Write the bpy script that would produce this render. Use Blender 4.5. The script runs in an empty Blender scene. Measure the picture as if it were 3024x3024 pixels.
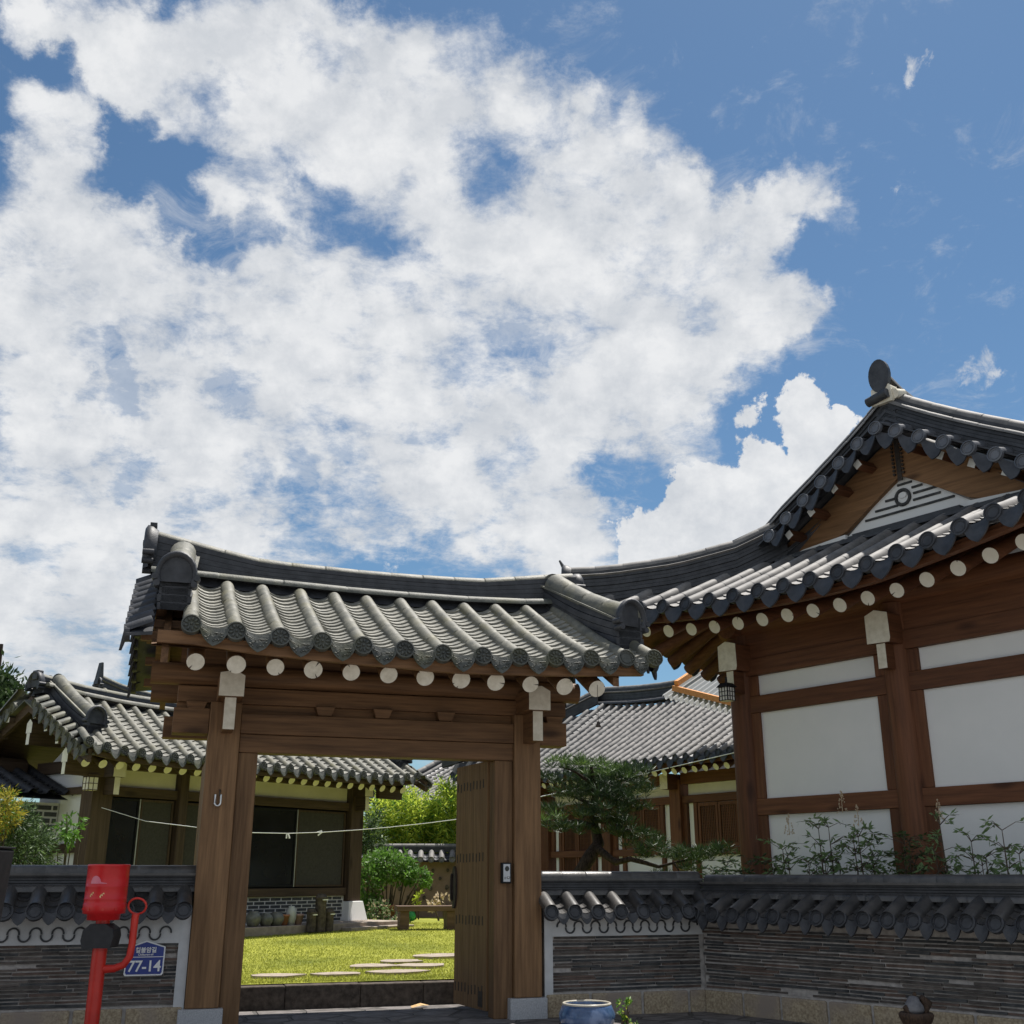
import bpy, math, random
import numpy as np
from mathutils import Vector, Matrix
random.seed(7); rng = np.random.default_rng(7)
R_ = math.radians
sc = bpy.context.scene
COL = sc.collection

# ------------------------------------------------------------------ camera
F, TH, EYE = 3200.0, math.atan(1073 / 3200.0), 1.2
cam_d = bpy.data.cameras.new('camera'); cam = bpy.data.objects.new('camera', cam_d); COL.objects.link(cam)
cam.location = (0, 0, EYE); cam.rotation_euler = (math.pi / 2 + TH, 0, 0)
cam_d.sensor_fit = 'HORIZONTAL'; cam_d.sensor_width = 36; cam_d.lens = 36 * F / 3024
cam_d.clip_start = .1; cam_d.clip_end = 3000
sc.camera = cam
sc.render.resolution_x = sc.render.resolution_y = 1024

def ray(x, y):                       # direction seen at a photo pixel (3024 px wide)
    u, v = (x - 1512) / F, (1512 - y) / F
    c, s = math.cos(TH), math.sin(TH)
    return Vector((u, c - v * s, s + v * c))
def at(x, y, Y):                     # point on that sight line at distance Y
    d = ray(x, y); return Vector((0, 0, EYE)) + d * (Y / d.y)

# ------------------------------------------------------------------ light
SUN = Vector((.846, 1.154, 3.4)).normalized()
sc.view_settings.view_transform = 'Standard'; sc.view_settings.look = 'None'
sc.view_settings.exposure = 0.5; sc.view_settings.gamma = 1.0
sc.view_settings.use_curve_mapping = False
sun_d = bpy.data.lights.new('sun', 'SUN'); sun_d.energy = 5.0; sun_d.angle = R_(.53); sun_d.color = (1, .95, .88)
sun = bpy.data.objects.new('sun', sun_d); COL.objects.link(sun)
sun.rotation_euler = SUN.to_track_quat('Z', 'Y').to_euler(); sun.location = (0, 0, 30)

W = bpy.data.worlds.new('World'); sc.world = W; W.use_nodes = True
wt = W.node_tree; wt.nodes.clear()
def wn(t, **k):
    n = wt.nodes.new(t)
    for a, b in k.items(): setattr(n, a, b)
    return n
def wl(a, b): wt.links.new(a, b)
def wmath(op, a, b=None, c=None, clamp=False):
    n = wn('ShaderNodeMath', operation=op, use_clamp=clamp)
    for i, v in enumerate((a, b, c)):
        if v is None: continue
        if isinstance(v, (int, float)): n.inputs[i].default_value = v
        else: wl(v, n.inputs[i])
    return n.outputs[0]
def wmap(v, a, b, c, d, smooth=True):
    n = wn('ShaderNodeMapRange', interpolation_type='SMOOTHSTEP' if smooth else 'LINEAR')
    wl(v, n.inputs['Value'])
    for k, x in zip(('From Min', 'From Max', 'To Min', 'To Max'), (a, b, c, d)): n.inputs[k].default_value = x
    return n.outputs[0]
tc = wn('ShaderNodeTexCoord'); DIR = tc.outputs['Generated']
sky = wn('ShaderNodeTexSky', sky_type='NISHITA', sun_disc=False)
sky.sun_elevation = math.asin(SUN.z); sky.sun_rotation = math.atan2(SUN.x, SUN.y)
sky.air_density = 1.0; sky.dust_density = .35; sky.ozone_density = 2.2
sep = wn('ShaderNodeSeparateXYZ'); wl(DIR, sep.inputs[0])
zz = wmath('ADD', wmath('MAXIMUM', sep.outputs[2], 0.02), .22)
comb = wn('ShaderNodeCombineXYZ')
wl(wmath('DIVIDE', sep.outputs[0], zz), comb.inputs[0]); wl(wmath('DIVIDE', sep.outputs[1], zz), comb.inputs[1])
P2 = comb.outputs[0]
def noise(scale, detail, rough, dist=0, off=(0, 0, 0), vec=None):
    m = wn('ShaderNodeMapping'); m.inputs['Location'].default_value = off; wl(vec or P2, m.inputs[0])
    n = wn('ShaderNodeTexNoise'); wl(m.outputs[0], n.inputs['Vector'])
    n.inputs['Scale'].default_value = scale; n.inputs['Detail'].default_value = detail
    n.inputs['Roughness'].default_value = rough; n.inputs['Distortion'].default_value = dist
    return n.outputs['Fac']
# broad cloud banks: each a soft cap of the sky round a direction, (x, y, radius, weight) as 1932-px sight lines
BANKS = [(640,110,190,.8),(500,60,190,.8),(560,290,170,.7),(770,260,170,.8),(890,110,130,.55),(760,40,110,.5),(60,255,125,.9),(20,50,80,.7),
 (180,60,150,.7),(300,150,170,.7),(460,360,120,.7),(620,560,220,.9),(330,580,250,.95),(60,500,200,.95),(120,640,230,.95),
 (960,430,210,.85),(1130,460,210,.9),(1230,310,130,.8),(1330,430,150,.85),(1450,400,100,.75),(1530,350,90,.7),(1600,395,60,.4),(1040,190,110,.65),(1150,240,100,.6),
 (1230,620,220,.8),(1430,610,140,.8),(1500,590,80,.5),(1000,740,220,.75),(1190,730,200,.8),(700,780,230,.8),(400,760,200,.8),(120,860,220,.85),
 (500,930,220,.75),(850,930,220,.75),(100,1120,260,.7),(1000,960,170,.7),(1110,1030,110,.6),(1240,860,100,.4),(320,1000,220,.75),(1400,720,90,.55),(120,1080,230,.6),(300,1140,200,.6),(40,1230,200,.7),(250,480,130,.35),(820,640,200,.6),(560,760,200,.5)]
HOLES = [(80,145,75,.9),(215,235,70,.9),(270,330,75,.9),(340,420,70,.9),(420,470,60,.9),(500,430,60,.7),(640,385,90,.7),(760,450,80,.4),(215,725,80,.9),(130,725,50,.7),(300,722,50,.6),(465,735,70,.6),
 (245,880,70,.8),(590,885,60,.7),(720,825,60,.5),(800,845,50,.4),(390,170,60,.6),(820,130,60,.25),(1330,600,60,.55),(965,310,60,.28),(620,60,50,.3),(960,640,70,.45),(730,520,70,.45),(480,880,60,.5),(700,930,80,.5),(950,880,80,.5),(600,1010,90,.5),(1180,900,70,.6),(720,1040,90,.5),(380,940,60,.4),(940,1010,60,.45)]
def cap(x, y, r, w):
    d0 = ray(x * 1.5652, y * 1.5652).normalized(); d1 = ray((x + r) * 1.5652, y * 1.5652).normalized()
    vm = wn('ShaderNodeVectorMath', operation='DOT_PRODUCT'); wl(WARP, vm.inputs[0]); vm.inputs[1].default_value = d0
    c1 = d0.dot(d1)
    return wmap(vm.outputs['Value'], c1 - (1 - c1) * .25, 1 - (1 - c1) * .05, 0, w)
# wobble the outlines of the banks
def nvec(scale, amp, src):
    n = wn('ShaderNodeTexNoise'); wl(src, n.inputs['Vector']); n.inputs['Scale'].default_value = scale; n.inputs['Detail'].default_value = 9; n.inputs['Roughness'].default_value = .62
    s = wn('ShaderNodeVectorMath', operation='SUBTRACT'); wl(n.outputs['Color'], s.inputs[0]); s.inputs[1].default_value = (.5, .5, .5)
    m = wn('ShaderNodeVectorMath', operation='SCALE'); wl(s.outputs[0], m.inputs[0]); m.inputs['Scale'].default_value = amp
    a = wn('ShaderNodeVectorMath', operation='ADD'); wl(DIR, a.inputs[0]); wl(m.outputs[0], a.inputs[1]); q = wn('ShaderNodeVectorMath', operation='NORMALIZE'); wl(a.outputs[0], q.inputs[0]); return q.outputs[0]
WARP = nvec(6, .17, DIR)
def union(lst):
    acc = None
    for b in lst:
        c = cap(*b); acc = c if acc is None else wmath('MAXIMUM', acc, c)
    return acc
def total(lst):
    acc = None
    for b in lst:
        c = cap(*b); acc = c if acc is None else wmath('ADD', acc, c)
    return acc
cover = wmath('MINIMUM', total(BANKS), 1.0)
cover = wmath('MAXIMUM', cover, wmap(sep.outputs[1], .25, -.15, 0, .68))  # unseen cloud added behind the camera for a more neutral fill light
cover = wmath('SUBTRACT', cover, wmath('MULTIPLY', union(HOLES), .60))
n1 = noise(4.2, 12, .58, .15)
n2 = noise(14, 13, .71, .2, (3.1, 1.7, 0))
fb = wmath('ADD', wmath('MULTIPLY', n1, .56), wmath('MULTIPLY', n2, .44))
dens = wmath('ADD', wmath('MULTIPLY', cover, .68), wmath('MULTIPLY', wmath('SUBTRACT', fb, .5), 2.5))
alpha_a = wmap(dens, .13, .68, 0, 1)
# crisp cumulus low on the right, behind the hall roof
CUM = [(1330,960,130,1),(1440,885,115,1),(1550,820,95,1),(1625,800,60,.9),(1240,1010,105,.9),(1500,960,150,1),(1260,930,70,.8)]
n3 = noise(17, 12, .66, .1, (9, 4, 0), DIR)
dens2 = wmath('ADD', union(CUM), wmath('MULTIPLY', wmath('SUBTRACT', n3, .5), 1.9))
alpha_b = wmap(dens2, .36, .56, 0, 1)
WISP = [(1803,703,52,.62),(1680,128,30,.55),(1712,352,40,.5),(1505,275,40,.4),(1660,380,30,.45)]
n4 = noise(30, 8, .65, .8, (2, 7, 0), DIR)
alpha_c = wmap(wmath('ADD', union(WISP), wmath('MULTIPLY', wmath('SUBTRACT', n4, .5), 2.6)), .40, 1.0, 0, .9)
n8 = noise(9, 12, .70, .6, (7, 3, 0))
veil = wmath('MULTIPLY', wmap(wmath('ADD', wmath('MULTIPLY', total(BANKS[11:]), .30), wmath('MULTIPLY', wmath('SUBTRACT', n8, .5), 2.4)), .10, .70, 0, 1), .55)
alpha_a = wmath('MAXIMUM', alpha_a, veil)
alpha = wmath('MAXIMUM', wmath('MAXIMUM', alpha_a, alpha_b), alpha_c)
# thickness makes the undersides a little greyer
n5 = noise(3.2, 6, .55, .2, (5, 2, 0)); n6 = noise(11, 8, .6, .3, (1, 8, 0))
lum = wmath('ADD', wmath('MULTIPLY', wmap(n5, .3, .7, 0, 1), .5), wmath('MULTIPLY', wmap(n6, .3, .7, 0, 1), .5))
n7 = noise(17, 9, .6, 0, (9, 4.025, -.02), DIR)
lum = wmath('ADD', wmath('MULTIPLY', lum, .45), wmath('MULTIPLY', wmap(dens, .25, .95, 0, 1), .35))
relief = wmap(wmath('SUBTRACT', n3, n7), -.14, .14, -.25, .25, False)
lum = wmath('ADD', wmath('ADD', lum, relief), wmath('ADD', .15, wmath('MULTIPLY', alpha_b, .25)), clamp=True)
ramp = wn('ShaderNodeMix', data_type='RGBA'); wl(lum, ramp.inputs['Factor'])
ramp.inputs['A'].default_value = (.385, .41, .445, 1); ramp.inputs['B'].default_value = (.615, .62, .625, 1)
skyhue = wn('ShaderNodeMix', data_type='RGBA', blend_type='MULTIPLY'); skyhue.inputs['Factor'].default_value = 1
wl(sky.outputs[0], skyhue.inputs['A']); skyhue.inputs['B'].default_value = (.80, 1.0, 1.06, 1)
bg_sky = wn('ShaderNodeBackground'); wl(skyhue.outputs['Result'], bg_sky.inputs[0]); bg_sky.inputs[1].default_value = .062
bg_cl = wn('ShaderNodeBackground'); wl(ramp.outputs['Result'], bg_cl.inputs[0]); bg_cl.inputs[1].default_value = 1.0
mixw = wn('ShaderNodeMixShader'); wl(wmath('MULTIPLY', alpha, .96), mixw.inputs[0]); wl(bg_sky.outputs[0], mixw.inputs[1]); wl(bg_cl.outputs[0], mixw.inputs[2])
wo = wn('ShaderNodeOutputWorld'); wl(mixw.outputs[0], wo.inputs[0])
W.cycles.sampling_method = 'MANUAL'; W.cycles.sample_map_resolution = 512

# ------------------------------------------------------------------ materials
def mat(name, c1, c2=None, scale=6, stretch=(1, 1, 1), rough=.7, spec=.4, bump=0, bscale=None, detail=6, metal=0, c3=None, s3=1.5, w3=(.5, .68), ramp=(.35, .65), rnd=.0, trans=0):
    m = bpy.data.materials.new(name); m.use_nodes = True; t = m.node_tree; b = t.nodes['Principled BSDF']
    b.inputs['Roughness'].default_value = rough; b.inputs['Specular IOR Level'].default_value = spec; b.inputs['Metallic'].default_value = metal
    tcn = t.nodes.new('ShaderNodeTexCoord'); oi = t.nodes.new('ShaderNodeObjectInfo'); mp = t.nodes.new('ShaderNodeMapping')
    t.links.new(tcn.outputs['Object'], mp.inputs[0]); mp.inputs['Scale'].default_value = stretch
    sc_ = t.nodes.new('ShaderNodeVectorMath'); sc_.operation = 'SCALE'; sc_.inputs[0].default_value = (17, 23, 31); t.links.new(oi.outputs['Random'], sc_.inputs['Scale'])
    t.links.new(sc_.outputs[0], mp.inputs['Location'])
    n = t.nodes.new('ShaderNodeTexNoise'); n.inputs['Scale'].default_value = scale; n.inputs['Detail'].default_value = detail; n.inputs['Roughness'].default_value = .62
    t.links.new(mp.outputs[0], n.inputs['Vector'])
    r = t.nodes.new('ShaderNodeValToRGB'); r.color_ramp.elements[0].position = ramp[0]; r.color_ramp.elements[1].position = ramp[1]
    r.color_ramp.elements[0].color = (*c1, 1); r.color_ramp.elements[1].color = (*(c2 or c1), 1)
    t.links.new(n.outputs['Fac'], r.inputs[0]); out = r.outputs[0]
    if c3:
        n3_ = t.nodes.new('ShaderNodeTexNoise'); n3_.inputs['Scale'].default_value = s3; n3_.inputs['Detail'].default_value = 5
        t.links.new(tcn.outputs['Object'], n3_.inputs['Vector'])
        mr = t.nodes.new('ShaderNodeMapRange'); mr.inputs['From Min'].default_value = w3[0]; mr.inputs['From Max'].default_value = w3[1]; t.links.new(n3_.outputs['Fac'], mr.inputs[0])
        mx = t.nodes.new('ShaderNodeMix'); mx.data_type = 'RGBA'; t.links.new(mr.outputs[0], mx.inputs['Factor']); t.links.new(out, mx.inputs['A']); mx.inputs['B'].default_value = (*c3, 1)
        out = mx.outputs['Result']
    if rnd:
        hv = t.nodes.new('ShaderNodeHueSaturation'); mr = t.nodes.new('ShaderNodeMapRange'); mr.inputs['To Min'].default_value = 1 - rnd; mr.inputs['To Max'].default_value = 1 + rnd
        t.links.new(oi.outputs['Random'], mr.inputs[0]); t.links.new(mr.outputs[0], hv.inputs['Value']); t.links.new(out, hv.inputs['Color']); out = hv.outputs[0]
    t.links.new(out, b.inputs['Base Color'])
    if bump:
        bp = t.nodes.new('ShaderNodeBump'); bp.inputs['Strength'].default_value = bump; bp.inputs['Distance'].default_value = .01
        if bscale:
            nb = t.nodes.new('ShaderNodeTexNoise'); nb.inputs['Scale'].default_value = bscale; nb.inputs['Detail'].default_value = 5; t.links.new(mp.outputs[0], nb.inputs['Vector']); t.links.new(nb.outputs['Fac'], bp.inputs['Height'])
        else: t.links.new(n.outputs['Fac'], bp.inputs['Height'])
        t.links.new(bp.outputs[0], b.inputs['Normal'])
    if trans:
        tr = t.nodes.new('ShaderNodeBsdfTranslucent'); t.links.new(out, tr.inputs[0]); ms = t.nodes.new('ShaderNodeMixShader'); ms.inputs[0].default_value = trans
        t.links.new(b.outputs[0], ms.inputs[1]); t.links.new(tr.outputs[0], ms.inputs[2]); t.links.new(ms.outputs[0], t.nodes['Material Output'].inputs[0])
    return m
def wood(name, dark, light, axis, rnd=.18, rough=.62):
    st = {'x': (.5, 9, 9), 'y': (9, .5, 9), 'z': (9, 9, .5)}[axis]
    m = mat(name, dark, light, 3.2, st, rough, .3, .35, None, 9, ramp=(.29, .72), rnd=rnd)
    t = m.node_tree; b = t.nodes['Principled BSDF']; src = b.inputs['Base Color'].links[0].from_socket
    tcn = [n for n in t.nodes if n.type == 'TEX_COORD'][0]
    mp = t.nodes.new('ShaderNodeMapping'); s = {'x': (1.1, 3.2, 3.2), 'y': (3.2, 1.1, 3.2), 'z': (3.2, 3.2, 1.1)}[axis]; mp.inputs['Scale'].default_value = s; t.links.new(tcn.outputs['Object'], mp.inputs[0])
    v = t.nodes.new('ShaderNodeTexVoronoi'); v.inputs['Scale'].default_value = 1.0; t.links.new(mp.outputs[0], v.inputs['Vector'])
    mr = t.nodes.new('ShaderNodeMapRange'); mr.interpolation_type = 'SMOOTHSTEP'; mr.inputs['From Min'].default_value = .04; mr.inputs['From Max'].default_value = .20; mr.inputs['To Min'].default_value = .8; mr.inputs['To Max'].default_value = 0
    t.links.new(v.outputs['Distance'], mr.inputs[0])
    mx = t.nodes.new('ShaderNodeMix'); mx.data_type = 'RGBA'; t.links.new(mr.outputs[0], mx.inputs['Factor']); t.links.new(src, mx.inputs['A']); mx.inputs['B'].default_value = (dark[0] * .45, dark[1] * .4, dark[2] * .4, 1)
    t.links.new(mx.outputs['Result'], b.inputs['Base Color']); return m
M = {}
for ax in 'xyz':
    M['gw' + ax] = wood('gate_wood_' + ax, (.085, .043, .020), (.245, .130, .060), ax) if ax != 'z' else wood('gate_wood_z', (.105, .056, .026), (.265, .152, .073), ax)
    M['hw' + ax] = wood('hall_wood_' + ax, (.082, .033, .016), (.18, .073, .034), ax)
    M['ow' + ax] = wood('old_wood_' + ax, (.045, .030, .020), (.10, .068, .045), ax)
M['door'] = wood('door_wood', (.155, .088, .041), (.31, .185, .090), 'z')
M['board'] = wood('gable_board_wood', (.15, .078, .034), (.31, .165, .075), 'x')  # lighter than hall wood: bounce light off the skirt tiles put into the colour
M['tile_old'] = mat('mossy_tile', (.060, .065, .056), (.135, .138, .115), 9, rough=.62, spec=.45, bump=.25, bscale=60, c3=(.15, .145, .085), s3=3.0, w3=(.52, .72))
M['tile_oldr'] = mat('pale_mossy_tile', (.085, .086, .072), (.185, .178, .142), 9, rough=.6, spec=.45, bump=.25, bscale=60, c3=(.13, .122, .072), s3=4.0, w3=(.52, .72))
M['tile_new'] = mat('grey_tile', (.075, .082, .098), (.135, .14, .155), 7, rough=.42, spec=.6, bump=.15, bscale=70)
M['tile_newr'] = mat('silver_grey_tile', (.125, .122, .12), (.215, .205, .195), 7, rough=.66, spec=.35, bump=.12, bscale=70)
M['tile_wall'] = mat('wall_cap_tile', (.040, .040, .041), (.085, .08, .076), 8, rough=.42, spec=.6, bump=.15, bscale=60)
M['tile_pan'] = mat('pale_pan_tile', (.17, .17, .15), (.30, .29, .25), 11, rough=.6, spec=.4)  # paler than the row tiles: direct sun on the pans put into the colour
M['tile_dark'] = mat('charcoal_tile', (.026, .028, .033), (.054, .057, .065), 8, rough=.55, spec=.45, bump=.2, bscale=60)
M['tile_face'] = mat('pressed_end_tile', (.045, .050, .046), (.105, .11, .098), 9, rough=.6, spec=.4, bump=.3, bscale=60, c3=(.09, .092, .06), s3=5)
M['plaster'] = mat('white_plaster', (.755, .76, .75), (.79, .79, .78), 2.5, rough=.9, spec=.2, bump=.06, bscale=120)
M['cream'] = mat('cream_plaster', (.60, .57, .49), (.69, .655, .565), 2.5, rough=.9, spec=.2)
M['paint'] = mat('end_grain_paint', (.62, .57, .46), (.78, .73, .62), 14, rough=.75, spec=.3, bump=.15)
M['paint_y'] = mat('yellowed_end_paint', (.72, .69, .60), (.80, .77, .69), 14, rough=.75, spec=.3)
M['paint_w'] = mat('chalk_paint', (.66, .65, .60), (.80, .79, .74), 10, rough=.8, spec=.2)
M['granite'] = mat('granite', (.34, .35, .37), (.50, .51, .53), 90, rough=.7, spec=.35, bump=.15, detail=3)
M['graypaint'] = mat('grey_render', (.50, .51, .52), (.62, .63, .64), 5, rough=.9, spec=.2, bump=.1, bscale=80)
M['mortar'] = mat('mortar', (.30, .28, .265), (.47, .44, .415), 18, rough=.95, spec=.1, bump=.5, bscale=45)
M['slab'] = [mat('slab_%d' % i, a, b, 10, rough=.85, spec=.2, bump=.4, bscale=40) for i, (a, b) in enumerate([((.055, .048, .045), (.12, .105, .095)), ((.08, .058, .05), (.16, .115, .095)), ((.04, .042, .045), (.095, .095, .095)), ((.085, .073, .066), (.165, .14, .125))])]
M['stone'] = mat('yellow_granite', (.25, .195, .13), (.49, .405, .285), 55, rough=.85, spec=.2, bump=.6, detail=4, c3=(.30, .25, .21), s3=2.2)
M['darkstone'] = mat('dark_basalt', (.05, .042, .036), (.12, .10, .085), 16, rough=.9, spec=.2, bump=.5, bscale=30)
M['red'] = mat('red_paint', (.55, .012, .016), (.66, .022, .024), 4, rough=.33, spec=.5)
M['redpipe'] = mat('red_pipe_paint', (.52, .022, .014), (.62, .035, .022), 8, rough=.4, spec=.5, c3=(.30, .05, .03), s3=16, w3=(.66, .78))
M['pinkish'] = mat('pinkish_red_paint', (.62, .14, .20), (.70, .2, .26), 6, rough=.25, spec=.6)
M['chip'] = mat('bare_primer', (.72, .52, .22), (.8, .6, .3), 30)
M['rubber'] = mat('black_rubber', (.022, .023, .026), (.035, .036, .04), 12, rough=.65)
M['black'] = mat('black_metal', (.010, .011, .013), (.02, .02, .022), 20, rough=.6, spec=.2)
M['iron'] = mat('dark_iron', (.03, .024, .02), (.06, .045, .035), 20, rough=.6)
M['blueplate'] = mat('blue_enamel', (.012, .035, .24), (.016, .045, .28), 3, rough=.35, spec=.5)
M['white'] = mat('white_enamel', (.80, .81, .82), (.86, .87, .88), 3, rough=.4)
M['steel'] = mat('bright_steel', (.6, .62, .64), (.75, .76, .78), 20, rough=.3, metal=.9)
M['silverplastic'] = mat('silver_plastic', (.52, .55, .58), (.6, .62, .65), 10, rough=.4)
M['glass'] = mat('dark_glass', (.008, .010, .012), (.016, .018, .02), 1.2, rough=.12, spec=.5)
M['screen'] = mat('insect_screen', (.042, .04, .035), (.06, .057, .05), 30, rough=.8)
M['alu'] = mat('aluminium_edge', (.42, .43, .42), (.55, .56, .55), 10, rough=.5, metal=.4)
M['blackbrick'] = mat('black_brick', (.045, .05, .055), (.085, .09, .095), 14, rough=.85, bump=.3)
M['whitejoint'] = mat('white_joint', (.58, .58, .57), (.72, .72, .71), 20, rough=.9)
M['mud'] = mat('mud_plaster', (.20, .14, .11), (.27, .195, .158), 3, rough=.95, spec=.1, bump=.3, bscale=30)
M['glaze'] = mat('blue_glaze', (.035, .075, .17), (.09, .155, .30), 9, rough=.16, spec=.6, c3=(.17, .24, .40), s3=5, w3=(.52, .62))
M['glazerim'] = mat('rim_glaze', (.42, .40, .34), (.55, .52, .44), 20, rough=.3)
M['pebble'] = mat('pebble', (.50, .42, .30), (.72, .62, .48), 12, rough=.8, rnd=.3)
M['jar'] = mat('onggi_glaze', (.10, .105, .095), (.20, .20, .18), 9, rough=.35, spec=.5)
M['jarl'] = mat('grey_jar', (.40, .42, .41), (.52, .54, .53), 9, rough=.5)
M['terra'] = mat('terracotta', (.30, .13, .075), (.42, .20, .12), 12, rough=.85)
M['terrapink'] = mat('pale_terracotta', (.42, .27, .23), (.52, .36, .31), 12, rough=.85)
M['rootwood'] = mat('root_wood', (.025, .016, .012), (.09, .055, .035), 9, (14, 14, 1), .7, .3, .8)
M['paleroot'] = mat('pale_root_ridge', (.35, .24, .14), (.52, .38, .24), 12)
M['orange'] = wood('orange_pine', (.50, .19, .04), (.72, .32, .085), 'x', .1)
M['greenball'] = mat('green_plastic', (.03, .30, .10), (.05, .38, .13), 4, rough=.3)
M['bench'] = wood('bench_wood', (.075, .045, .03), (.17, .105, .07), 'x')
M['leafdry'] = mat('dry_leaf', (.45, .28, .12), (.62, .42, .2), 30)
M['bark'] = mat('pine_bark', (.022, .017, .014), (.07, .052, .042), 14, (3, 3, 1), .9, .1, .9)
M['stem'] = mat('brown_stem', (.05, .035, .022), (.10, .075, .05), 20)
def leafm(name, a, b, tr=.35): return mat(name, a, b, 1.7, rough=.5, spec=.35, trans=tr, ramp=(.3, .7))
M['pineleaf'] = leafm('pine_needles', (.016, .034, .013), (.045, .085, .025), .2)
M['pinepale'] = leafm('pale_pine_needles', (.06, .12, .028), (.13, .21, .05), .3)
M['nandina'] = leafm('nandina_leaf', (.11, .19, .075), (.21, .30, .125), .4)
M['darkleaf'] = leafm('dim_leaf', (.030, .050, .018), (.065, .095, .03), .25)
M['bamboo'] = leafm('bamboo_leaf', (.34, .46, .05), (.60, .67, .10), .6)
M['shrub'] = leafm('shrub_leaf', (.06, .155, .025), (.16, .31, .045), .42)
M['yellowleaf'] = leafm('yellow_leaf', (.30, .27, .03), (.46, .38, .05), .4)
M['coniferleaf'] = leafm('conifer_leaf', (.022, .05, .015), (.06, .10, .03), .25)
M['cream_leaf'] = leafm('pale_leaf', (.50, .40, .27), (.64, .52, .36), .3)
M['grass'] = leafm('grass_blade', (.28, .31, .052), (.41, .43, .08), .45)
M['lawn'] = mat('lawn_soil', (.22, .235, .04), (.32, .33, .06), 9, rough=.95, spec=.1, bump=.5, bscale=70, c3=(.13, .155, .03), s3=.6)
M['ground'] = mat('street_concrete', (.17, .16, .148), (.24, .228, .21), 3, rough=.95, spec=.2, bump=.2, bscale=60)
M['stepping'] = mat('stepping_stone', (.27, .225, .185), (.40, .335, .275), 8, rough=.9, bump=.3)
# irregular flagstones
def flag():
    m = mat('flagstones', (.115, .105, .10), (.21, .195, .19), 9, rough=.85, spec=.3); t = m.node_tree; b = t.nodes['Principled BSDF']; src = b.inputs['Base Color'].links[0].from_socket
    tcn = [n for n in t.nodes if n.type == 'TEX_COORD'][0]
    v = t.nodes.new('ShaderNodeTexVoronoi'); v.feature = 'DISTANCE_TO_EDGE'; v.inputs['Scale'].default_value = 2.6; t.links.new(tcn.outputs['Object'], v.inputs['Vector'])
    mr = t.nodes.new('ShaderNodeMapRange'); mr.inputs['From Min'].default_value = .03; mr.inputs['From Max'].default_value = .06; t.links.new(v.outputs['Distance'], mr.inputs[0])
    mx = t.nodes.new('ShaderNodeMix'); mx.data_type = 'RGBA'; t.links.new(mr.outputs[0], mx.inputs['Factor']); mx.inputs['A'].default_value = (.10, .095, .09, 1); t.links.new(src, mx.inputs['B']); t.links.new(mx.outputs['Result'], b.inputs['Base Color'])
    bp = t.nodes.new('ShaderNodeBump'); bp.inputs['Distance'].default_value = .02; t.links.new(mr.outputs[0], bp.inputs['Height']); t.links.new(bp.outputs[0], b.inputs['Normal']); return m
M['flag'] = flag(); M['stumpstone'] = mat('dark_pebble', (.10, .10, .108), (.19, .19, .20), 12, rough=.8)
def polycarb():
    m = bpy.data.materials.new('corrugated_polycarbonate'); m.use_nodes = True; t = m.node_tree; b = t.nodes['Principled BSDF']
    b.inputs['Base Color'].default_value = (.36, .37, .375, 1); b.inputs['Roughness'].default_value = .3
    tr = t.nodes.new('ShaderNodeBsdfTranslucent'); tr.inputs[0].default_value = (.36, .37, .375, 1); ms = t.nodes.new('ShaderNodeMixShader'); ms.inputs[0].default_value = .45
    t.links.new(b.outputs[0], ms.inputs[1]); t.links.new(tr.outputs[0], ms.inputs[2]); t.links.new(ms.outputs[0], t.nodes['Material Output'].inputs[0]); return m
M['poly'] = polycarb()

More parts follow.
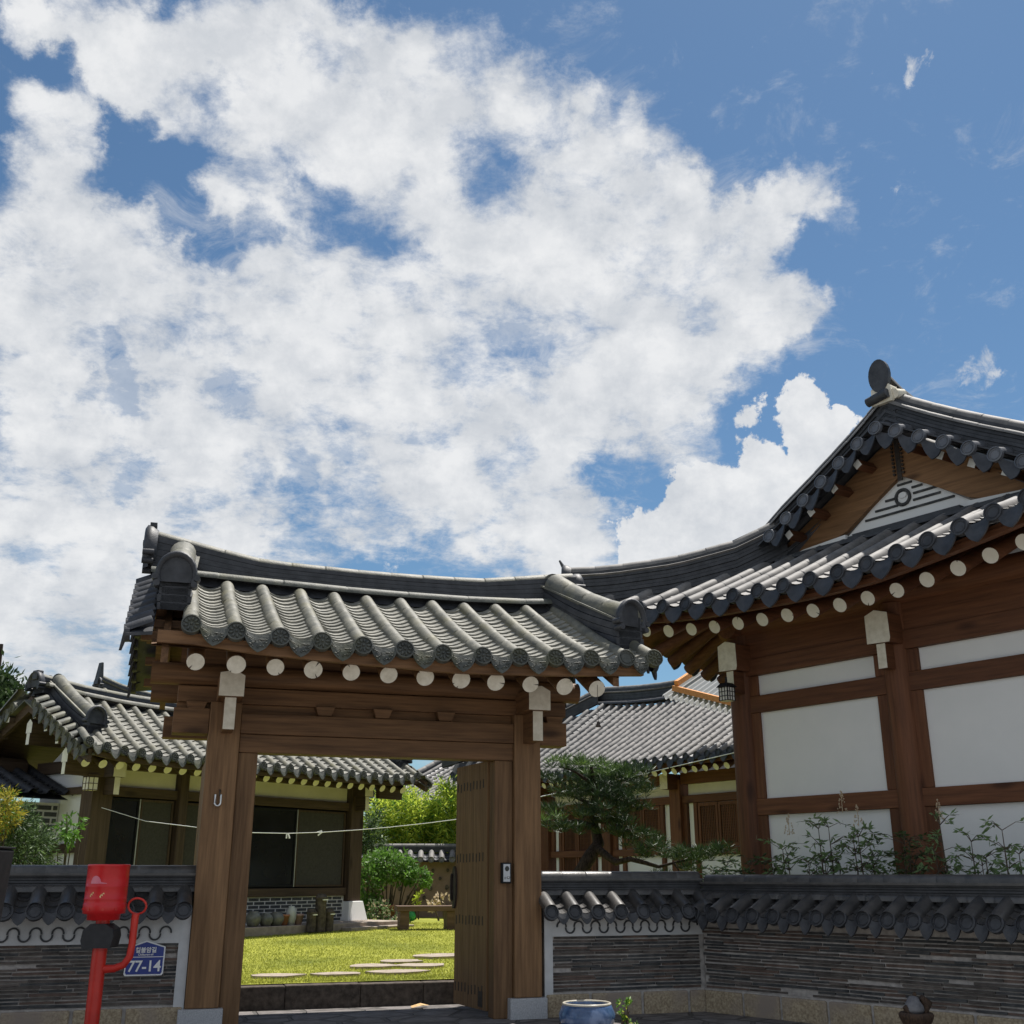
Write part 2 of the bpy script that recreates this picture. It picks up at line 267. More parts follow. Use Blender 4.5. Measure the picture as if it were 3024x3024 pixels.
# ------------------------------------------------------------------ mesh helpers
class MB:
    def __init__(s): s.v = []; s.f = []; s.m = []; s.sm = []
    def add(s, vs, fs, m=0, smooth=False):
        o = len(s.v); s.v.extend([tuple(p) for p in vs])
        for f in fs: s.f.append(tuple(i + o for i in f)); s.m.append(m); s.sm.append(smooth)
    def box(s, x0, x1, y0, y1, z0, z1, m=0):
        s.hexa([(x0, y0, z0), (x1, y0, z0), (x1, y1, z0), (x0, y1, z0), (x0, y0, z1), (x1, y0, z1), (x1, y1, z1), (x0, y1, z1)], m)
    def hexa(s, p, m=0): s.add(p, [(3, 2, 1, 0), (4, 5, 6, 7), (0, 1, 5, 4), (1, 2, 6, 5), (2, 3, 7, 6), (3, 0, 4, 7)], m)
    def bar(s, a, b, w, h, up=(0, 0, 1), m=0, m_end=None):   # rectangular bar a->b
        a, b = Vector(a), Vector(b); d = (b - a).normalized(); up = Vector(up); x = d.cross(up).normalized(); u = x.cross(d)
        c = [(-w / 2, -h / 2), (w / 2, -h / 2), (w / 2, h / 2), (-w / 2, h / 2)]
        vs = [a + x * i + u * j for i, j in c] + [b + x * i + u * j for i, j in c]
        s.add(vs, [(0, 1, 5, 4), (1, 2, 6, 5), (2, 3, 7, 6), (3, 0, 4, 7)], m); s.add(vs, [(3, 2, 1, 0)], m if m_end is None else m_end); s.add(vs, [(4, 5, 6, 7)], m)
    def tube(s, pts, rad, n=10, m=0, cap=True, m_cap=None, smooth=True):
        pts = [Vector(p) for p in pts]; rad = rad if isinstance(rad, (list, tuple)) else [rad] * len(pts)
        rings = []; prev = None
        for i, p in enumerate(pts):
            d = (pts[min(i + 1, len(pts) - 1)] - pts[max(i - 1, 0)]).normalized()
            if prev is None: x = d.orthogonal().normalized()
            else: x = (prev - d * prev.dot(d)).normalized()
            prev = x; y = d.cross(x)
            rings.append([p + (x * math.cos(k * 2 * math.pi / n) + y * math.sin(k * 2 * math.pi / n)) * rad[i] for k in range(n)])
        vs = [q for r in rings for q in r]
        fs = [(i * n + k, i * n + (k + 1) % n, (i + 1) * n + (k + 1) % n, (i + 1) * n + k) for i in range(len(pts) - 1) for k in range(n)]
        s.add(vs, fs, m, smooth)
        if cap:
            s.add(rings[0], [tuple(reversed(range(n)))], m if m_cap is None else m_cap); s.add(rings[-1], [tuple(range(n))], m)
    def lathe(s, prof, c=(0, 0, 0), n=24, m=0, smooth=True):
        vs = []
        for r, z in prof: vs += [(c[0] + r * math.cos(2 * math.pi * k / n), c[1] + r * math.sin(2 * math.pi * k / n), c[2] + z) for k in range(n)]
        s.add(vs, [(i * n + k, i * n + (k + 1) % n, (i + 1) * n + (k + 1) % n, (i + 1) * n + k) for i in range(len(prof) - 1) for k in range(n)], m, smooth)
    def prism(s, poly, off, m=0, m_front=None):               # planar polygon (3D pts) extruded by off
        n = len(poly); a = [Vector(p) for p in poly]; b = [p + Vector(off) for p in a]
        s.add(a + b, [(i, (i + 1) % n, n + (i + 1) % n, n + i) for i in range(n)], m)
        s.add(a, [tuple(range(n))], m if m_front is None else m_front); s.add(b, [tuple(reversed(range(n)))], m)
    def grid(s, rows, m=0, smooth=True):
        nc = len(rows[0]); vs = [p for r in rows for p in r]
        s.add(vs, [(i * nc + k, i * nc + k + 1, (i + 1) * nc + k + 1, (i + 1) * nc + k) for i in range(len(rows) - 1) for k in range(nc - 1)], m, smooth)
def link(name, mb, mats, parent=None, bevel=0):
    me = bpy.data.meshes.new(name); me.from_pydata(mb.v, [], mb.f)
    for x in (mats if isinstance(mats, (list, tuple)) else [mats]): me.materials.append(x)
    me.polygons.foreach_set('material_index', mb.m); me.polygons.foreach_set('use_smooth', mb.sm); me.update()
    o = bpy.data.objects.new(name, me); COL.objects.link(o)
    if parent: o.parent = parent
    if bevel:
        b = o.modifiers.new('bevel', 'BEVEL'); b.width = bevel; b.segments = 2; b.limit_method = 'ANGLE'; b.angle_limit = R_(50)
    return o
def tag(o, label, cat, group=None, kind=None):
    if label: o['label'] = label
    if cat: o['category'] = cat
    if group: o['group'] = group
    if kind: o['kind'] = kind
    return o
def thing(name, label, cat, loc=(0, 0, 0), rz=0, group=None):
    o = bpy.data.objects.new(name, None); COL.objects.link(o); o.location = loc; o.rotation_euler = (0, 0, rz); o.empty_display_size = .2
    return tag(o, label, cat, group)
def box(name, b, m, parent, bevel=.006):
    k = MB(); k.box(*b); return link(name, k, m, parent, bevel)
def copy_tree(o, parent=None):
    c = o.copy(); COL.objects.link(c); c.parent = parent
    for ch in list(o.children): copy_tree(ch, c)
    return c
def lerp(a, b, t): return a + (b - a) * t
def interp(x, tab):
    xs = [p[0] for p in tab]; return float(np.interp(x, xs, [p[1] for p in tab]))

# ------------------------------------------------------------------ tiled roof builder
def half_round(mb, pts, ups, side, r, m=0, n=8, seg=.3, a0=-8, a1=188, closed_low=False):
    """barrel tiles along pts (low to high): stepped joints, wider at each tile's lower end"""
    pts = [Vector(p) for p in pts]; L = [0]
    for a, b in zip(pts, pts[1:]): L.append(L[-1] + (b - a).length)
    T = L[-1]; nt = max(1, round(T / seg)); secs = []
    for k in range(nt):
        j = random.uniform(-.004, .004)
        g = .012 / T
        secs += [(k / nt + g * .3, r * 1.0, j), (k / nt + g, r * 1.006, j), ((k + 1) / nt - g, r * 1.0, j), ((k + 1) / nt - g * .2, r * .955, j)]
    rows = []
    for t, rr, j in secs:
        d = t * T; i = min(max(np.searchsorted(L, d) - 1, 0), len(pts) - 2); f = (d - L[i]) / (L[i + 1] - L[i])
        p = pts[i].lerp(pts[i + 1], f); dr = (pts[i + 1] - pts[i]).normalized(); sd = Vector(side); sd = (sd - dr * sd.dot(dr)).normalized(); up = dr.cross(sd)
        if up.z < 0: up = -up
        rows.append([p + sd * (rr * math.cos(R_(lerp(a0, a1, q / n))) + j) + up * rr * math.sin(R_(lerp(a0, a1, q / n))) for q in range(n + 1)])
    mb.grid(rows, m)
def slope_pts(E, T, sag, n=8):
    E, T = Vector(E), Vector(T); return [E.lerp(T, i / n) - Vector((0, 0, sag * 4 * (i / n) * (1 - i / n))) for i in range(n + 1)]
def pans(mb, A, B, m, step=.09, depth=.045, lip=.026, rise=.012, nu=6):
    """overlapping concave tiles between two row centre lines A and B (low to high)"""
    LA = sum((b - a).length for a, b in zip(A, A[1:])); n = max(2, round(LA / step)); rows = []
    def pt(C, t):
        x = t * (len(C) - 1); i = min(int(x), len(C) - 2); return C[i].lerp(C[i + 1], x - i)
    for k in range(n):
        jl = random.uniform(-.004, .004)
        for t, h in ((k / n, lip + jl), ((k + 1) / n, jl * .5)):
            a, b = pt(A, t), pt(B, t); up = (b - a).cross(pt(A, min(t + .05, 1)) - pt(A, max(t - .05, 0))).normalized()
            if up.z < 0: up = -up
            rows.append([a.lerp(b, .14 + .72 * q / nu) + up * (h + rise - depth * (1 - (2 * q / nu - 1) ** 2)) for q in range(nu + 1)])
    mb.grid(rows, m, False)
def flower_disc(mb, c, nrm, r, flower=True, m=0, thick=.03):
    nrm = Vector(nrm).normalized(); x = Vector((0, 0, 1)).cross(nrm).normalized(); y = nrm.cross(x); c = Vector(c); n = 20
    def ring(rr, h): return [c + nrm * h + x * rr * math.cos(2 * math.pi * k / n) + y * rr * math.sin(2 * math.pi * k / n) for k in range(n)]
    prof = [(r, -thick), (r, .012), (r * .88, .014), (r * .84, 0), (.001, 0.0)]
    vs = [p for a in prof for p in ring(*a)]
    mb.add(vs, [(i * n + k, i * n + (k + 1) % n, (i + 1) * n + (k + 1) % n, (i + 1) * n + k) for i in range(len(prof) - 1) for k in range(n)], m)
    def blob(p, a, ra, rb, h):
        q = [p + a * ra * math.cos(t) + nrm.cross(a) * rb * math.sin(t) for t in [k * math.pi / 4 for k in range(8)]]
        q2 = [p + (v - p) * .55 + nrm * h for v in q]
        mb.add(q + q2, [(k, (k + 1) % 8, 8 + (k + 1) % 8, 8 + k) for k in range(8)] + [tuple(range(8, 16))], m)
    if flower:
        for k in range(9):
            a = x * math.cos(2 * math.pi * k / 9) + y * math.sin(2 * math.pi * k / 9); blob(c + a * r * .54, a, r * .27, r * .135, .017)
        blob(c, x, r * .17, r * .17, .02)
    else:
        vs = [p for a in [(r * .68, 0), (r * .64, .006), (r * .6, .006), (r * .56, 0)] for p in ring(*a)]
        mb.add(vs, [(i * n + k, i * n + (k + 1) % n, (i + 1) * n + (k + 1) % n, (i + 1) * n + k) for i in range(3) for k in range(n)], m)
def drip(mb, a, b, out, drop=.13, m=0, depth=.045, relief=False, rise=.0, wide=.80):
    """hanging tongue of the lowest concave tile between a and b"""
    a, b, out = Vector(a), Vector(b), Vector(out).normalized(); n = 12; top, bot = [], []
    for q in range(n + 1):
        u = 2 * q / n - 1; p = a.lerp(b, .5 - wide / 2 + wide * q / n) + Vector((0, 0, rise + .02 - depth * (1 - u * u)))
        d = drop * max(0, 1 - abs(u) ** 2.3) ** .75 * (1 + .10 * max(0, 1 - abs(u) * 4))
        top.append(p); bot.append(p + Vector((0, 0, -d - .012)) + out * (.012 + d * .22))
    mid = [t.lerp(c, .5) + out * .004 for t, c in zip(top, bot)]
    back = [p - out * .022 for p in bot]
    mb.grid([top, mid, bot, back], m, False)
    mb.grid([[p - out * .022 for p in top], back], m, False)
    if relief:
        rnd = random.Random(5)
        for k in range(22):
            u = rnd.uniform(-.75, .75); w = rnd.uniform(.25, .85) ; i = int((u + 1) / 2 * n); p = top[i].lerp(bot[i], w) + out * .006
            l = rnd.uniform(.012, .026); an = rnd.uniform(0, 3.14); xx = (b - a).normalized() * math.cos(an) + Vector((0, 0, 1)) * math.sin(an); yy = xx.cross(out)
            mb.add([p - xx * l, p + yy * .006, p + xx * l, p - yy * .006, p + out * .012], [(0, 1, 4), (1, 2, 4), (2, 3, 4), (3, 0, 4)], m)
def ridge_wall(mb, pts, side, w, h, nlay=5, m=0, jit=.006, taper=.85):
    """stack of thin tile courses along pts (base line)"""
    pts = [Vector(p) for p in pts]; sd = Vector(side).normalized()
    for k in range(nlay):
        z0, z1 = h * k / nlay, h * (k + 1) / nlay - .006; ww = w / 2 * lerp(1, taper, k / max(1, nlay - 1)) + (jit if k % 2 else -jit)
        ra = [[p + sd * (-ww) + Vector((0, 0, z0)), p + sd * (-ww) + Vector((0, 0, z1)), p + sd * ww + Vector((0, 0, z1)), p + sd * ww + Vector((0, 0, z0))] for p in pts]
        mb.grid(ra, m, False); mb.add(ra[0], [(0, 1, 2, 3)], m); mb.add(ra[-1], [(3, 2, 1, 0)], m)
    core = w / 2 * taper - .02
    ra = [[p + sd * (-core), p + sd * (-core) + Vector((0, 0, h)), p + sd * core + Vector((0, 0, h)), p + sd * core] for p in pts]
    mb.grid(ra, m, False); mb.add(ra[0], [(0, 1, 2, 3)], m); mb.add(ra[-1], [(3, 2, 1, 0)], m)
def cap_row(mb, pts, side, r, m=0, seg=.33):
    half_round(mb, pts, None, side, r, m, 8, seg, -5, 185)
    for i, e in ((0, 1), (-1, -2)):
        p = Vector(pts[i]); d = (p - Vector(pts[e])).normalized(); sd = Vector(side).normalized(); up = Vector((0, 0, 1))
        vs = [p + sd * r * math.cos(R_(a)) + up * r * math.sin(R_(a)) for a in range(0, 181, 20)]; mb.add(vs, [tuple(range(len(vs)))], m)
def hood(mb, c, out, w, h, m=0, thick=.035):
    """arched end tile closing a ridge: thick arch with a flared scalloped rim and dark recessed face"""
    c, out = Vector(c), Vector(out).normalized(); x = out.cross(Vector((0, 0, 1))).normalized(); up = Vector((0, 0, 1)); n = 14
    def arch(sw, sh, o): return [c + x * sw * math.cos(R_(a)) + up * (sh * math.sin(R_(a))) + out * o for a in np.linspace(-28, 208, n)]
    A = [arch(w * .5, h * .48, -.05), arch(w * .60, h * .56, .0), arch(w * .63, h * .58, .05), arch(w * .55, h * .5, .07), arch(w * .47, h * .43, .02)]
    mb.grid(A, m); mb.add(A[-1], [tuple(range(n))], m)
    for k in (0, 1, n - 2, n - 1): 
        p = A[2][k]; mb.tube([p - out * .08, p + out * .02], .028, 8, m)
def row_roof(name, rows, parent, mats, seg=.3, rw=.078, sag=.03, step=.1, pan_skip=(), lip=.026, nr=8):
    mb = MB(); C = [slope_pts(e, t, sag) for e, t in rows]
    for i, c in enumerate(C):
        a = C[max(i - 1, 0)][0]; b = C[min(i + 1, len(C) - 1)][0]
        off = [p + Vector((0, 0, .0)) for p in c]
        half_round(mb, off, None, (b - a), rw, 0, nr, seg)
        if i + 1 < len(C) and i not in pan_skip: pans(mb, c, C[i + 1], 1, step, lip=lip)
    # closed bed under the tiles
    bed = [[p - Vector((0, 0, .07)) for p in c] for c in C]; mb.grid(bed, 1)
    return link(name, mb, mats, parent), C

# ================================================================== SETTING
def plane(name, pts, m, kind='structure'):
    k = MB(); k.add(pts, [tuple(range(len(pts)))]); o = link(name, k, m); tag(o, None, None, None, kind); return o
gk = MB(); gk.add([(-400, -60, -.10), (400, -60, -.10), (400, 700, -.10), (-400, 700, -.10)], [(0, 1, 2, 3)])
tag(link('ground', gk, M['ground']), None, None, None, 'structure')
GA = R_(17.3); GO = Vector((.272, 10.53, 0))
ga, gn = Vector((math.cos(GA), math.sin(GA), 0)), Vector((-math.sin(GA), math.cos(GA), 0))
def G(s, n, z=0): return GO + ga * s + gn * n + Vector((0, 0, z))
pk = MB(); pk.prism([G(-9, -2.2), G(4.5, -2.2), G(4.5, 1.4), G(-9, 1.4)], (0, 0, -.13))
tag(link('paving', pk, M['flag']), None, None, None, 'structure')
M['hill'] = mat('wooded_hill', (.025, .045, .018), (.07, .10, .04), .35, rough=.95, spec=.05, detail=10)
hk = MB(); hr_ = []
for i in range(9):
    r = 170 + 22 * i; hr_.append([(r * math.sin(a), r * math.cos(a), -.2 + (7 + 3.0 * math.sin(a * 5) + 1.6 * math.sin(a * 13 + 1) + 1.0 * math.sin(a * 37)) * math.sin(min(1, i / 5) * math.pi / 2) + (random.uniform(-.5, .5) if i else 0)) for a in np.linspace(-1.9, 1.9, 240)])
hk.grid(hr_); tag(link('hills', hk, M['hill']), None, None, None, 'structure')
# lawn: gently rising from the threshold to the houses
def lawn_z(p): return .215 + .145 * max(0, min(1, ((p - GO).dot(gn) - 1.5) / 8))
lk = MB(); rows = []
for i in range(25):
    n_ = 1.48 + i * .8; rows.append([(*G(s, n_)[:2], lawn_z(G(s, n_))) for s in np.linspace(-11, 7, 25)])
lk.grid(rows); tag(link('lawn', lk, M['lawn']), None, None, None, 'structure')

def leaves_obj(name, P, D, L, Wd, mt, parent=None, upb=.0, fold=True, mi=None):
    """many leaf blades at once: P centres, D directions, L lengths, Wd widths (numpy)"""
    n = len(P); D = D / (np.linalg.norm(D, axis=1, keepdims=True) + 1e-9)
    rnd = rng.normal(size=(n, 3)); X = np.cross(D, rnd); X /= (np.linalg.norm(X, axis=1, keepdims=True) + 1e-9)
    L = np.broadcast_to(L, n)[:, None]; Wd = np.broadcast_to(Wd, n)[:, None]
    v = np.stack([P, P + D * L * .45 + X * Wd * .5, P + D * L, P + D * L * .45 - X * Wd * .5], 1).reshape(-1, 3)
    me = bpy.data.meshes.new(name); me.vertices.add(4 * n); me.vertices.foreach_set('co', v.astype(np.float32).ravel())
    me.loops.add(4 * n); me.loops.foreach_set('vertex_index', np.arange(4 * n, dtype=np.int32)); me.polygons.add(n)
    me.polygons.foreach_set('loop_start', np.arange(0, 4 * n, 4, dtype=np.int32))
    for x in (mt if isinstance(mt, list) else [mt]): me.materials.append(x)
    if mi is not None: me.polygons.foreach_set('material_index', np.asarray(mi, dtype=np.int32))
    me.update(); me.validate(); o = bpy.data.objects.new(name, me); COL.objects.link(o)
    if parent: o.parent = parent
    return o
# grass blades
N = 130000
s_ = rng.uniform(-7, 2.5, N); n_ = 1.50 + rng.power(1.0, N) ** 1.6 * 12
P = np.array([GO]) + np.outer(s_, ga) + np.outer(n_, gn); P[:, 2] = .215 + .145 * np.clip((n_ - 1.5) / 8, 0, 1)
keep = (P[:, 1] < 21.5); P = P[keep]; N = len(P)
D = rng.normal(size=(N, 3)) * .55; D[:, 2] = 1
tag(leaves_obj('grass', P, D, rng.uniform(.016, .034, N), .008, M['grass']), None, None, None, 'stuff')

# ================================================================== GATE
gate = thing('hanok_gate', 'wooden tile-roofed gate with an open brown door leaf and white rafter ends', 'gate', GO, GA)
for s0, s1 in ((-3.07, -2.80), (-.26, 0)):
    c = box('column', (s0, s1, 0, .27, .17, 2.66), M['gwz'], gate, .008)
    box('base_stone', (s0 - .05, s1 + .035, -.04, .31, -.06, .168), M['granite'], c, .006)
for s0, s1 in ((-2.798, -2.63), (-.44, -.262)): box('jamb', (s0, s1, .05, .22, .0, 2.228), M['gwz'], gate)
box('lintel', (-2.798, -.262, .035, .235, 2.23, 2.388), M['gwx'], gate)
box('lintel', (-2.798, -.262, .012, .255, 2.391, 2.57), M['gwx'], gate)
for s0, s1 in ((-3.38, -3.072), (.002, .275)): box('beam_end', (s0, s1, .02, .25, 2.38, 2.60), M['gwx'], gate)
box('rear_beam', (-3.46, .275, .95, 1.12, 2.44, 2.64), M['gwx'], gate)
for s0 in (-3.03, -.23): box('rear_column', (s0, s0 + .2, .95, 1.12, .0, 2.438), M['gwz'], gate)
for s0 in (-3.28, -2.15, -1.62, -1.02, .06):
    k = MB(); k.hexa([(s0 + .03, .03, 2.575), (s0 + .15, .03, 2.575), (s0 + .15, .23, 2.575), (s0 + .03, .23, 2.575), (s0, 0, 2.655), (s0 + .18, 0, 2.655), (s0 + .18, .26, 2.655), (s0, .26, 2.655)]); link('bearing_block', k, M['gwx'], gate, .004)
box('gap_board', (-3.36, .27, .12, .15, 2.572, 2.66), M['gwx'], gate, 0); box('infill_board', (-3.36, .27, .09, .13, 2.98, 3.30), M['gwx'], gate, 0)  # gap board added so the slot over the lintel reads dark, not sky
box('frieze_board', (-3.36, .28, .05, .21, 2.657, 2.80), M['gwx'], gate)
for n0, z0 in ((.10, 2.905), (.92, 2.86)):
    k = MB(); k.tube([(-3.60, n0, z0), (.42, n0, z0)], .10, 16, 0, True, 1); link('purlin', k, [M['gwx'], M['paint']], gate)
k = MB(); k.tube([(-3.60, .34, 3.36), (.42, .34, 3.36)], .10, 16, 0, True, 1); link('ridge_purlin', k, [M['gwx'], M['paint']], gate)
# beam ends over the columns, painted pale
for s0, sk in ((-2.92, 0), (-.125, .0)):
    k = MB(); w = .105
    k.prism([(s0 - w, -.36, 2.66), (s0 + w, -.36, 2.66), (s0 + w, -.36, 2.84), (s0 + .02, -.36, 2.885), (s0 - w, -.36, 2.86)], (0, .5, 0), 0, 1); b = link('beam_head', k, [M['gwy'], M['paint']], gate, .006)
    k = MB(); k.prism([(s0 - .048, -.30, 2.385), (s0 + .048, -.30, 2.385), (s0 + .048, -.30, 2.657), (s0 - .048, -.30, 2.657)], (0, .34, 0), 0, 1); link('bracket_arm', k, [M['gwy'], M['paint']], b, .004)
# roof geometry
ES = [-3.31, -2.96, -2.61, -2.27, -1.93, -1.58, -1.25, -.90, -.57, -.24, .09, .43, .70]
EZ = [3.105, 3.07, 3.045, 3.03, 3.015, 3.005, 2.99, 2.99, 3.0, 3.01, 3.025, 3.045, 3.06]
TS = [-3.34, -3.02, -2.70, -2.35, -2.03, -1.72, -1.39, -1.08, -.76, -.44, -.12, .20, .48]
TZ = [3.75, 3.73, 3.72, 3.71, 3.70, 3.69, 3.69, 3.69, 3.69, 3.70, 3.71, 3.73, 3.76]
GE, GT = list(zip(ES, EZ)), list(zip(TS, TZ)); GN, GB = -1.10, 1.76      # front and rear eave lines
RN = .33    # ridge line depth
gate_rows = [((a, GN, b), (c, .10, d)) for a, b, c, d in zip(ES, EZ, TS, TZ)]
groof, GC = row_roof('tile_roof', gate_rows, gate, [M['tile_oldr'], M['tile_pan']], .27, .064, .025, .088, lip=.015, nr=10)
row_roof('rear_slope', [((a, GB, b), (c, .56, d)) for a, b, c, d in zip(ES, EZ, TS, TZ)], groof, [M['tile_oldr'], M['tile_old']], .27, .064, .025, .12, lip=.015)
for i, (s, z) in enumerate(GE):
    k = MB(); flower_disc(k, (s, GN - .04, z - .008), (0, -1, .22), .08, i != 11, 0, .04); link('end_tile', k, M['tile_face'], groof)
    if i + 1 < len(GE):
        k = MB(); drip(k, (s, GN - .03, z), (ES[i + 1], GN - .03, EZ[i + 1]), (0, -1, 0), .125, 0, .045, True, .012, .72); link('drip_tile', k, M['tile_face'], groof)
# main ridge
rz = [(-3.74, 4.22), (-3.55, 4.185), (-3.38, 4.15), (-3.03, 4.08), (-2.69, 4.02), (-2.42, 4.01), (-2.06, 4.0), (-1.72, 3.99), (-1.2, 3.99), (-.54, 4.0), (-.2, 4.045), (.11, 4.09), (.5, 4.14)]
rk = MB(); half = []
for i in range(len(rz)):
    s, zt = rz[i]; half.append((s, zt))
fine = [(s, interp(s, rz)) for s in np.linspace(-3.70, .48, 40)]
# courses built between the tile line and the cap line
for k in range(6):
    ra = []
    for s, zt in fine:
        zb = interp(s, GT) + .05; h = zt - zb; z0, z1 = zb + h * k / 6, zb + h * (k + 1) / 6 - .004; w = .15 - .007 * k + (.007 if k in (0, 5) else 0)
        ra.append([(s, RN - w - .36 * (k == -1), z0), (s, RN - w, z1), (s, RN + w, z1), (s, RN + w, z0)])
    rk.grid(ra, 0, False); rk.add(ra[0], [(0, 1, 2, 3)]); rk.add(ra[-1], [(3, 2, 1, 0)])
# apron of mortar and tile between slope top and ridge wall
for sg, nb in ((-1, .10), (1, .56)):
    ra = [[(s, nb, interp(s, GT) - .02), (s, RN + sg * .14, interp(s, GT) + .10)] for s, _ in fine]; rk.grid(ra, 0)
    cap_row(rk, [(s, nb + (.02 if sg < 0 else -.02), interp(s, GT) + .065) for s, _ in fine], (0, 1, 0), .062, 1, .6)
ridge = link('ridge', rk, [M['tile_dark'], M['tile_old']], groof)
k = MB(); cap_row(k, [(s, RN, z - .01) for s, z in fine], (0, 1, 0), .075, 0, .33); link('ridge_cap', k, M['tile_oldr'], groof)
k = MB(); hood(k, (-3.72, RN, 4.06), (-1, 0, 0), .34, .46, 0)
for i in range(5): k.box(-3.80 + .012 * i, -3.69, RN - .07, RN + .07, 4.12 + .045 * i, 4.16 + .045 * i)
link('ridge_end_tile', k, M['tile_dark'], groof)
k = MB(); hood(k, (.49, RN, 4.05), (1, 0, 0), .24, .26, 0); link('ridge_end_tile', k, M['tile_dark'], groof)
# descending ridges with arched ends
def gate_desc(a, b, sgn=1):
    k = MB(); A, B = Vector(a), Vector(b); pts = [A.lerp(B, i / 10) + Vector((0, 0, -.045 * math.sin(math.pi * i / 10))) for i in range(11)]
    ridge_wall(k, pts, (1, 0, 0), .27, .33, 5, 0, .004, .94); cap_row(k, [p + Vector((0, 0, .325)) for p in reversed(pts)], (1, 0, 0), .118, 1, .3)
    for sd in (-1, 1): k.bar(pts[0] + Vector((sd * .135, 0, .30)), pts[-1] + Vector((sd * .135, 0, .30)), .03, .018, m=1)
    o = B - A; hood(k, pts[-1] + Vector((0, -.01 * sgn, .30)), (o.x, o.y, 0), .27, .34, 0)
    link('descending_ridge', k, [M['tile_dark'], M['tile_oldr']], groof)
gate_desc((-3.43, .22, 3.73), (-3.465, -.74, 3.29)); gate_desc((.235, .22, 3.71), (.60, -.84, 3.16))
gate_desc((-3.44, .44, 3.73), (-3.46, 1.42, 3.29), -1); gate_desc((.28, .44, 3.73), (.55, 1.42, 3.2), -1)
# verge tiles at both gable ends
for sx, s0, s1 in ((-1, -3.60, -3.80), (1, .64, .76)):
    for side in (0, 1):
        k = MB()
        for j in range(9):
            f = j / 8.3; n0 = lerp(-1.02, .22, f) if side == 0 else lerp(1.68, .44, f); z = lerp(3.10, 3.80, f)
            half_round(k, [(s1, n0, z - .07), (s0, n0, z + .02)], None, (0, 1, 0), .06, 0, 8, .3)
            flower_disc(k, (s1, n0, z - .085), (sx, 0, -.1), .07, False, 0)
            if j: drip(k, (s1, n0 - (.15 if side == 0 else -.15), z - .14), (s1, n0, z - .09), (sx, 0, 0), .13)
        ne = -1.1 if side == 0 else 1.76; k.hexa([(s0, ne, 3.0), (s1, ne, 2.98), (s1, .33, 3.70), (s0, .33, 3.74), (s0, ne, 3.03), (s1, ne, 3.0), (s1, .33, 3.73), (s0, .33, 3.77)])
        link('verge_tiles', k, M['tile_dark'], groof)
# bargeboards and small outriggers under the verge
for sx, s0 in ((-1, -3.52), (1, .40)):
    k = MB()
    for n0, n1 in ((-1.02, .33), (1.68, .33)):
        z0, z1 = 2.93, 3.70
        k.prism([(s0, n0, z0 - .13), (s0, n1, z1 - .22), (s0, n1, z1 + .05), (s0, n0, z0 + .07)], (.055 * -sx, 0, 0))
    b = link('bargeboard', k, M['gwy'], gate)
    for j in range(8):
        f = (j % 4 + .4) / 4; n0 = lerp(-.98, .25, f) if j < 4 else lerp(1.62, .42, f); z = lerp(2.97, 3.62, f)
        k = MB(); k.bar((s0 + sx * .17, n0, z), (s0 - sx * .25, n0, z), .075, .075, m=0, m_end=1); link('outrigger', k, [M['gwx'], M['paint_w']], b)
# rafters with pale cracked ends
def crack(k, c, nrm, r, m):
    nrm = Vector(nrm).normalized(); x = Vector((0, 0, 1)).cross(nrm).normalized(); y = nrm.cross(x); a = random.uniform(0, 6.28); d = x * math.cos(a) + y * math.sin(a); e = nrm.cross(d)
    c = Vector(c) + nrm * .0025; l = random.uniform(.15, .75)
    k.add([c + d * r * .98 - e * .006, c + d * r * (1 - l), c + d * r * .98 + e * .006], [(0, 1, 2)], m)
for i in range(12):
    s = -3.25 + .3155 * i + random.uniform(-.006, .006); zr = lerp(2.83, 2.78, i / 11); k = MB(); a, b = Vector((s, -.95, zr)), Vector((s, .33, zr + .70)); r = .075 + random.uniform(-.004, .004)
    k.tube([a, b], r, 20, 0, True, 1); d = (a - b).normalized()
    for _ in range(random.choice((1, 1, 2))): crack(k, a, d, r, 2)
    link('rafter', k, [M['gwy'], M['paint'], M['iron']], gate)
    k = MB(); k.tube([Vector((s, 1.62, zr)), Vector((s, .33, zr + .69))], r, 10, 0, True, 1); link('rear_rafter', k, [M['gwy'], M['paint']], gate)
k = MB()
gx = np.linspace(-3.6, .40, 14)
for n0, n1, sg in ((-1.04, .33, -1), (1.70, .33, 1)):
    k.grid([[(s, n0, lerp(2.925, 2.875, (s + 3.6) / 4)), (s, n1, 3.63)] for s in gx], 0)
    k.grid([[(s, n0, lerp(2.94, 2.89, (s + 3.6) / 4)), (s, n1, 3.645)] for s in gx], 0)
link('soffit', k, M['gwx'], gate)
def fascia(name, pts, w, h, m, parent):
    k = MB(); pts = [Vector(p) for p in pts]
    ra = [[p + Vector((0, 0, -h / 2)) - Vector((0, w / 2, 0)), p + Vector((0, 0, h / 2)) - Vector((0, w / 2, 0)), p + Vector((0, 0, h / 2)) + Vector((0, w / 2, 0)), p + Vector((0, 0, -h / 2)) + Vector((0, w / 2, 0)), p + Vector((0, 0, -h / 2)) - Vector((0, w / 2, 0))] for p in pts]
    k.grid(ra, 0, False); k.add(ra[0][:4], [(0, 1, 2, 3)]); k.add(ra[-1][:4], [(3, 2, 1, 0)]); return link(name, k, m, parent)
fascia('eave_board', [(s, -1.045, interp(s, GE) - .105) for s in np.linspace(-3.56, .62, 16)], .06, .10, M['gwx'], gate)
fascia('eave_board', [(s, 1.70, interp(s, GE) - .105) for s in np.linspace(-3.56, .62, 16)], .06, .10, M['gwx'], gate)
